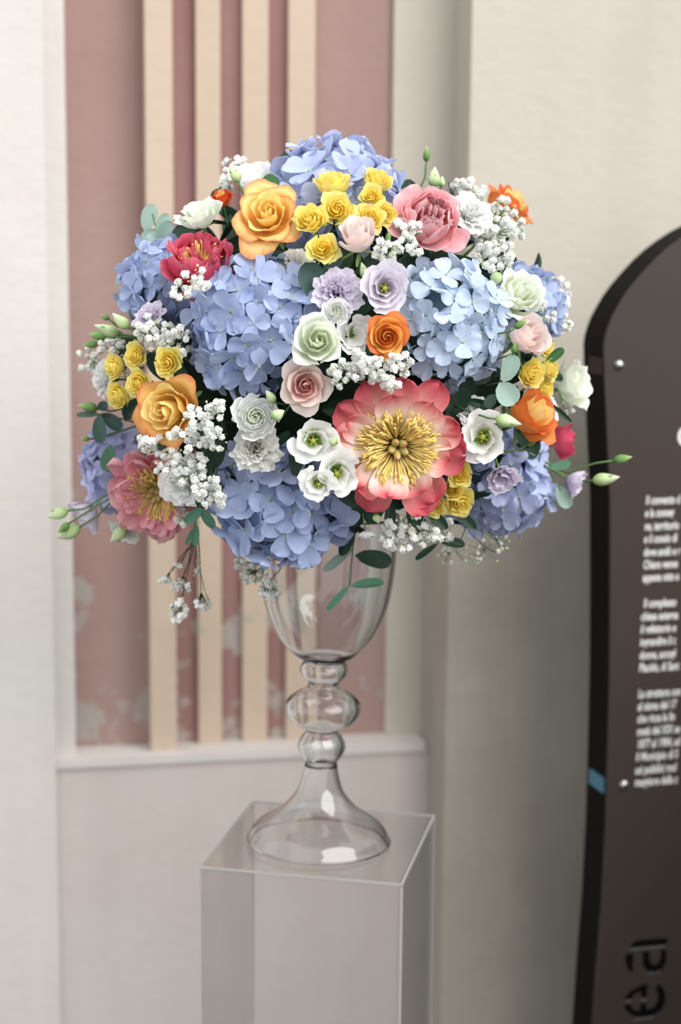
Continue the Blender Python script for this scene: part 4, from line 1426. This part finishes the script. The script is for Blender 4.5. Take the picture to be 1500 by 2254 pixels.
bud('p', 826, 1132, 834, 1152, 'small pale bud above the closed nodding bloom', [(832, 1112, 0.0)], -0.03, 0, 1.2)
bud('p', 1100, 600, 1085, 632, 'greenish half-open bud beside the cream white rose', None, -0.01, 0, 1.2)
bud('p', 1136, 500, 1152, 470, 'pale bud at the rim beside the loose orange rose', None, 0.05, 0, .8)

# ---- baby's breath
M_gyp = petal_mat('babys_breath_white', [(0, (246, 247, 240)), (1, (253, 253, 251))], 0.25, 0.04, 0.03)
GYP = []
for sd_ in range(4):
    random.seed(90 + sd_)
    vs, fs, uvs = [], [], []
    for k in range(20):
        z = 1 - 1.7 * (k + .5) / 20
        a = k * 2.39996
        q = math.sqrt(max(0, 1 - z * z))
        d = Vector((q * math.cos(a), q * math.sin(a), z))
        B = basis((d + Vector((rnd(-.7, .7), rnd(-.7, .7), rnd(-.7, .7)))).normalized(), rnd(0, 6))
        c = d * rnd(.55, .75)
        b0 = len(vs)
        for i in range(3):
            for j in range(3):
                x, y = (i - 1) * 0.40, (j - 1) * 0.40
                zz = 0.14 * (x * x + y * y) * 4 * rnd(.3, 1.3) + rnd(-.05, .05)
                vs.append(c + B @ Vector((x * rnd(.8, 1.1), y * rnd(.8, 1.1), zz)))
                uvs.append((i / 2, j / 2))
        for i in range(2):
            for j in range(2):
                o_ = b0 + i * 3 + j
                fs.append((o_, o_ + 1, o_ + 4, o_ + 3))
    GYP.append(mesh('blossom', vs, fs, M_gyp, uvs, True))


def gyp(label, cl, base, seed, dd=-0.03, br=10.0, nbuds=12, stem_r=1.0, hang=False):
    """cl: list of (cx, cy, rx, ry, count) patches of blossoms; base: pixel the sprig springs from"""
    random.seed(seed)
    Pb = surf(base[0], base[1], 0.05 if not hang else 0.02)[0]
    root = empty('babys_breath', Matrix.Translation(Pb))
    inv = root.matrix_basis.inverted()
    vs, fs = [], []
    mp = pxsize(Pb)
    bvs, bfs = [], []
    for (cx, cy, rx, ry, cnt) in cl:
        Pc, _ = surf(cx, cy, dd)
        D = Pc.y
        hub = Pb.lerp(Pc, 0.55)
        tube_data(bez(Pb, Pb.lerp(hub, .5) + Vector((rnd(-.01, .01), 0, rnd(-.005, .01))), hub, 4), [stem_r * mp * 1.3] * 5, 4, vs, fs)
        pts = []
        tries = 0
        while len(pts) < cnt and tries < 4000:
            tries += 1
            a, q = rnd(0, 6.283), math.sqrt(random.random())
            x, y = cx + rx * q * math.cos(a), cy + ry * q * math.sin(a)
            if all((x - p[0]) ** 2 + (y - p[1]) ** 2 > (br * 1.25) ** 2 for p in pts) or tries > 2500:
                pts.append((x, y))
        mids = [hub.lerp(at(cx + rnd(-.6, .6) * rx, cy + rnd(-.6, .6) * ry, D + 0.012), .6) for _ in range(max(2, cnt // 6))]
        for mpt in mids:
            tube_data([hub, hub.lerp(mpt, .5), mpt], [stem_r * mp] * 3, 4, vs, fs)
        for (x, y) in pts:
            P = at(x, y, D + rnd(-.012, .02))
            m0 = min(mids, key=lambda q_: (q_ - P).length)
            tube_data(bez(m0, m0.lerp(P, .5) + Vector((0, 0.004, -.003)), P, 3), [stem_r * mp * .8] * 4, 3, vs, fs)
            nrm = ((P - m0).normalized() + (CAM - P).normalized() * 1.2).normalized()
            link('blossom', random.choice(GYP), root, inv @ frame(P, nrm, rnd(0, 6), br * pxsize(P) * rnd(.78, 1.2)))
        for _ in range(int(nbuds * cnt / 20) + 1):
            a = rnd(0, 6.283)
            x, y = cx + rx * 1.15 * math.cos(a) * rnd(.5, 1), cy + ry * 1.15 * math.sin(a) * rnd(.5, 1)
            P = at(x, y, D + rnd(-.01, .01))
            m0 = min(mids, key=lambda q_: (q_ - P).length)
            tube_data([m0, m0.lerp(P, .5) + Vector((0, 0.003, -.002)), P], [stem_r * mp * .6] * 3, 3, vs, fs)
            rr = mp * rnd(2.0, 3.4)
            tube_data([P - Vector((0, 0, rr)), P - Vector((0, 0, rr * .4)), P + Vector((0, 0, rr * .5)), P + Vector((0, 0, rr))], [rr * .3, rr, rr * .9, rr * .2], 5, bvs, bfs)
    o = link('stem', mesh('stem', vs, fs, M_stem_d if hang else M_stem, None, True), root)
    o.matrix_basis = inv
    if bvs:
        o = link('tiny_buds', mesh('tiny_buds', bvs, bfs, M_budp, [(0.5, 0.7)] * len(bvs), True), root)
        o.matrix_basis = inv
        o['kind'] = 'stuff'
    return tag(root, label, 'baby\'s breath', 'sprigs of baby\'s breath')


gyp('baby\'s breath sprig behind the white lisianthus near the top', [(520, 368, 30, 22, 12), (500, 400, 15, 18, 6)], (560, 440), 100, 0.06, 8)
gyp('baby\'s breath sprig across the crimson peony', [(425, 600, 22, 24, 5), (400, 640, 20, 26, 7), (445, 628, 14, 12, 4)], (470, 690), 101, -0.06, 9)
gyp('baby\'s breath sprig under the small lavender carnation', [(345, 735, 50, 30, 18), (390, 750, 32, 30, 12), (325, 710, 26, 14, 5)], (420, 800), 102, -0.01, 9.5)
gyp('baby\'s breath sprig at the outer left rim beside yellow roses', [(200, 790, 30, 30, 11), (215, 835, 16, 20, 5), (250, 760, 30, 14, 8)], (290, 830), 103, 0.02, 8)
gyp('dense baby\'s breath between amber rose and white ranunculus', [(440, 918, 34, 34, 14), (480, 905, 22, 20, 7), (425, 962, 54, 26, 16), (345, 978, 46, 22, 13), (474, 968, 24, 26, 8)], (500, 960), 104, -0.05, 9.5)
gyp('baby\'s breath spilling beside the bottom hydrangea', [(398, 1028, 58, 36, 22), (454, 1074, 32, 36, 16), (482, 1102, 12, 14, 3)], (480, 1010), 105, -0.06, 9.5)
gyp('baby\'s breath sprig beside the dusty peony and hanging leaves', [(398, 1130, 16, 26, 5)], (440, 1080), 106, -0.03, 10)
gyp('baby\'s breath between orange rose and coral peony', [(830, 815, 48, 26, 18), (755, 825, 32, 30, 12), (880, 800, 30, 24, 9), (868, 850, 24, 14, 4), (790, 790, 22, 16, 6)], (820, 860), 107, -0.03, 10)
gyp('baby\'s breath sprig in front of the salmon peony', [(895, 505, 32, 24, 7), (900, 545, 28, 22, 8), (850, 550, 26, 24, 8)], (860, 600), 108, -0.05, 10)
gyp('baby\'s breath cloud covering the loose orange rose', [(1085, 510, 50, 44, 26), (1105, 470, 34, 34, 12), (1020, 405, 22, 14, 6), (1060, 420, 14, 10, 3), (1085, 565, 40, 30, 18), (1140, 500, 14, 26, 5)], (1060, 560), 109, 0.0, 9.5)
gyp('baby\'s breath sprig over the far blue hydrangea near the sign', [(1222, 650, 32, 40, 20), (1235, 710, 22, 26, 8), (1205, 690, 18, 26, 6)], (1180, 700), 110, 0.01, 8)
gyp('baby\'s breath sprig under the coral peony', [(880, 1180, 40, 36, 18), (930, 1165, 34, 36, 14), (975, 1165, 26, 26, 7)], (900, 1100), 111, -0.03, 10)
gyp('long baby\'s breath sprig trailing down the pink wall', [(392, 1345, 18, 24, 13), (446, 1330, 18, 12, 7), (400, 1290, 22, 14, 8), (365, 1276, 12, 8, 3), (395, 1245, 10, 8, 2), (430, 1240, 12, 24, 1)], (436, 1170), 112, -0.01, 7, 30, 1.0, True)
gyp('baby\'s breath sprig hanging below the bottom hydrangea', [(560, 1262, 28, 22, 12), (592, 1300, 22, 22, 12), (540, 1240, 20, 12, 5)], (620, 1225), 113, -0.01, 7.5, 30, 1.0, True)
gyp('thin baby\'s breath sprig trailing under the lower blue hydrangea', [(1065, 1215, 40, 26, 7), (1000, 1225, 40, 20, 5), (1105, 1195, 20, 16, 4)], (1030, 1150), 114, 0.02, 5, 40, 0.8, True)
gyp('small baby\'s breath sprig behind the greenish cream lisianthus', [(1240, 905, 24, 16, 7)], (1200, 900), 115, 0.06, 7)

# ---- dark filler greenery at the heart
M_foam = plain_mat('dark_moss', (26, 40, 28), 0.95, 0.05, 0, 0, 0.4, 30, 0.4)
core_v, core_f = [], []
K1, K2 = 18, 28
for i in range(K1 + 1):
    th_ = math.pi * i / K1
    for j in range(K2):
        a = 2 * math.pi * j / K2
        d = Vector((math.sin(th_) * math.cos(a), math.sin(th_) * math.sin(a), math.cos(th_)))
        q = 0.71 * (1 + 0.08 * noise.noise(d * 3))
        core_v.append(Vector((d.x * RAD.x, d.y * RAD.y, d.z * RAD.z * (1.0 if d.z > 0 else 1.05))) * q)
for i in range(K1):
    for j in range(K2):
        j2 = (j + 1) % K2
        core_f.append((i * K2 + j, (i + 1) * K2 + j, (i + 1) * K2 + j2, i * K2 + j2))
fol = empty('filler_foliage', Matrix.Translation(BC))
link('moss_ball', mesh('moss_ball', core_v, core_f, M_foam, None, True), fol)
random.seed(120)
for i in range(270):
    z = 1 - 1.9 * (i + .5) / 270
    a = i * 2.39996
    q = math.sqrt(max(0, 1 - z * z))
    d = Vector((q * math.cos(a), q * math.sin(a), z))
    pos = Vector((d.x * RAD.x, d.y * RAD.y, d.z * RAD.z)) * rnd(.70, .86)
    tang = basis(d, rnd(0, 6.28))
    y = (tang @ Vector((1, 0, 0)) * 0.8 + d * rnd(.2, .9)).normalized()
    x = y.cross(d).normalized()
    zz = x.cross(y)
    Ln, hw = rnd(.05, .075), rnd(.013, .023)
    B = Matrix((x * hw, y * Ln, zz * hw * 1.5)).transposed().to_4x4()
    link('leaf', random.choice(LEAF[random.choice(['leafd_pt', 'leafd_pt', 'leafd'])]), fol, Matrix.Translation(pos) @ B)
tag(fol, 'dark green filler leaves at the shaded heart of the bouquet', 'foliage')
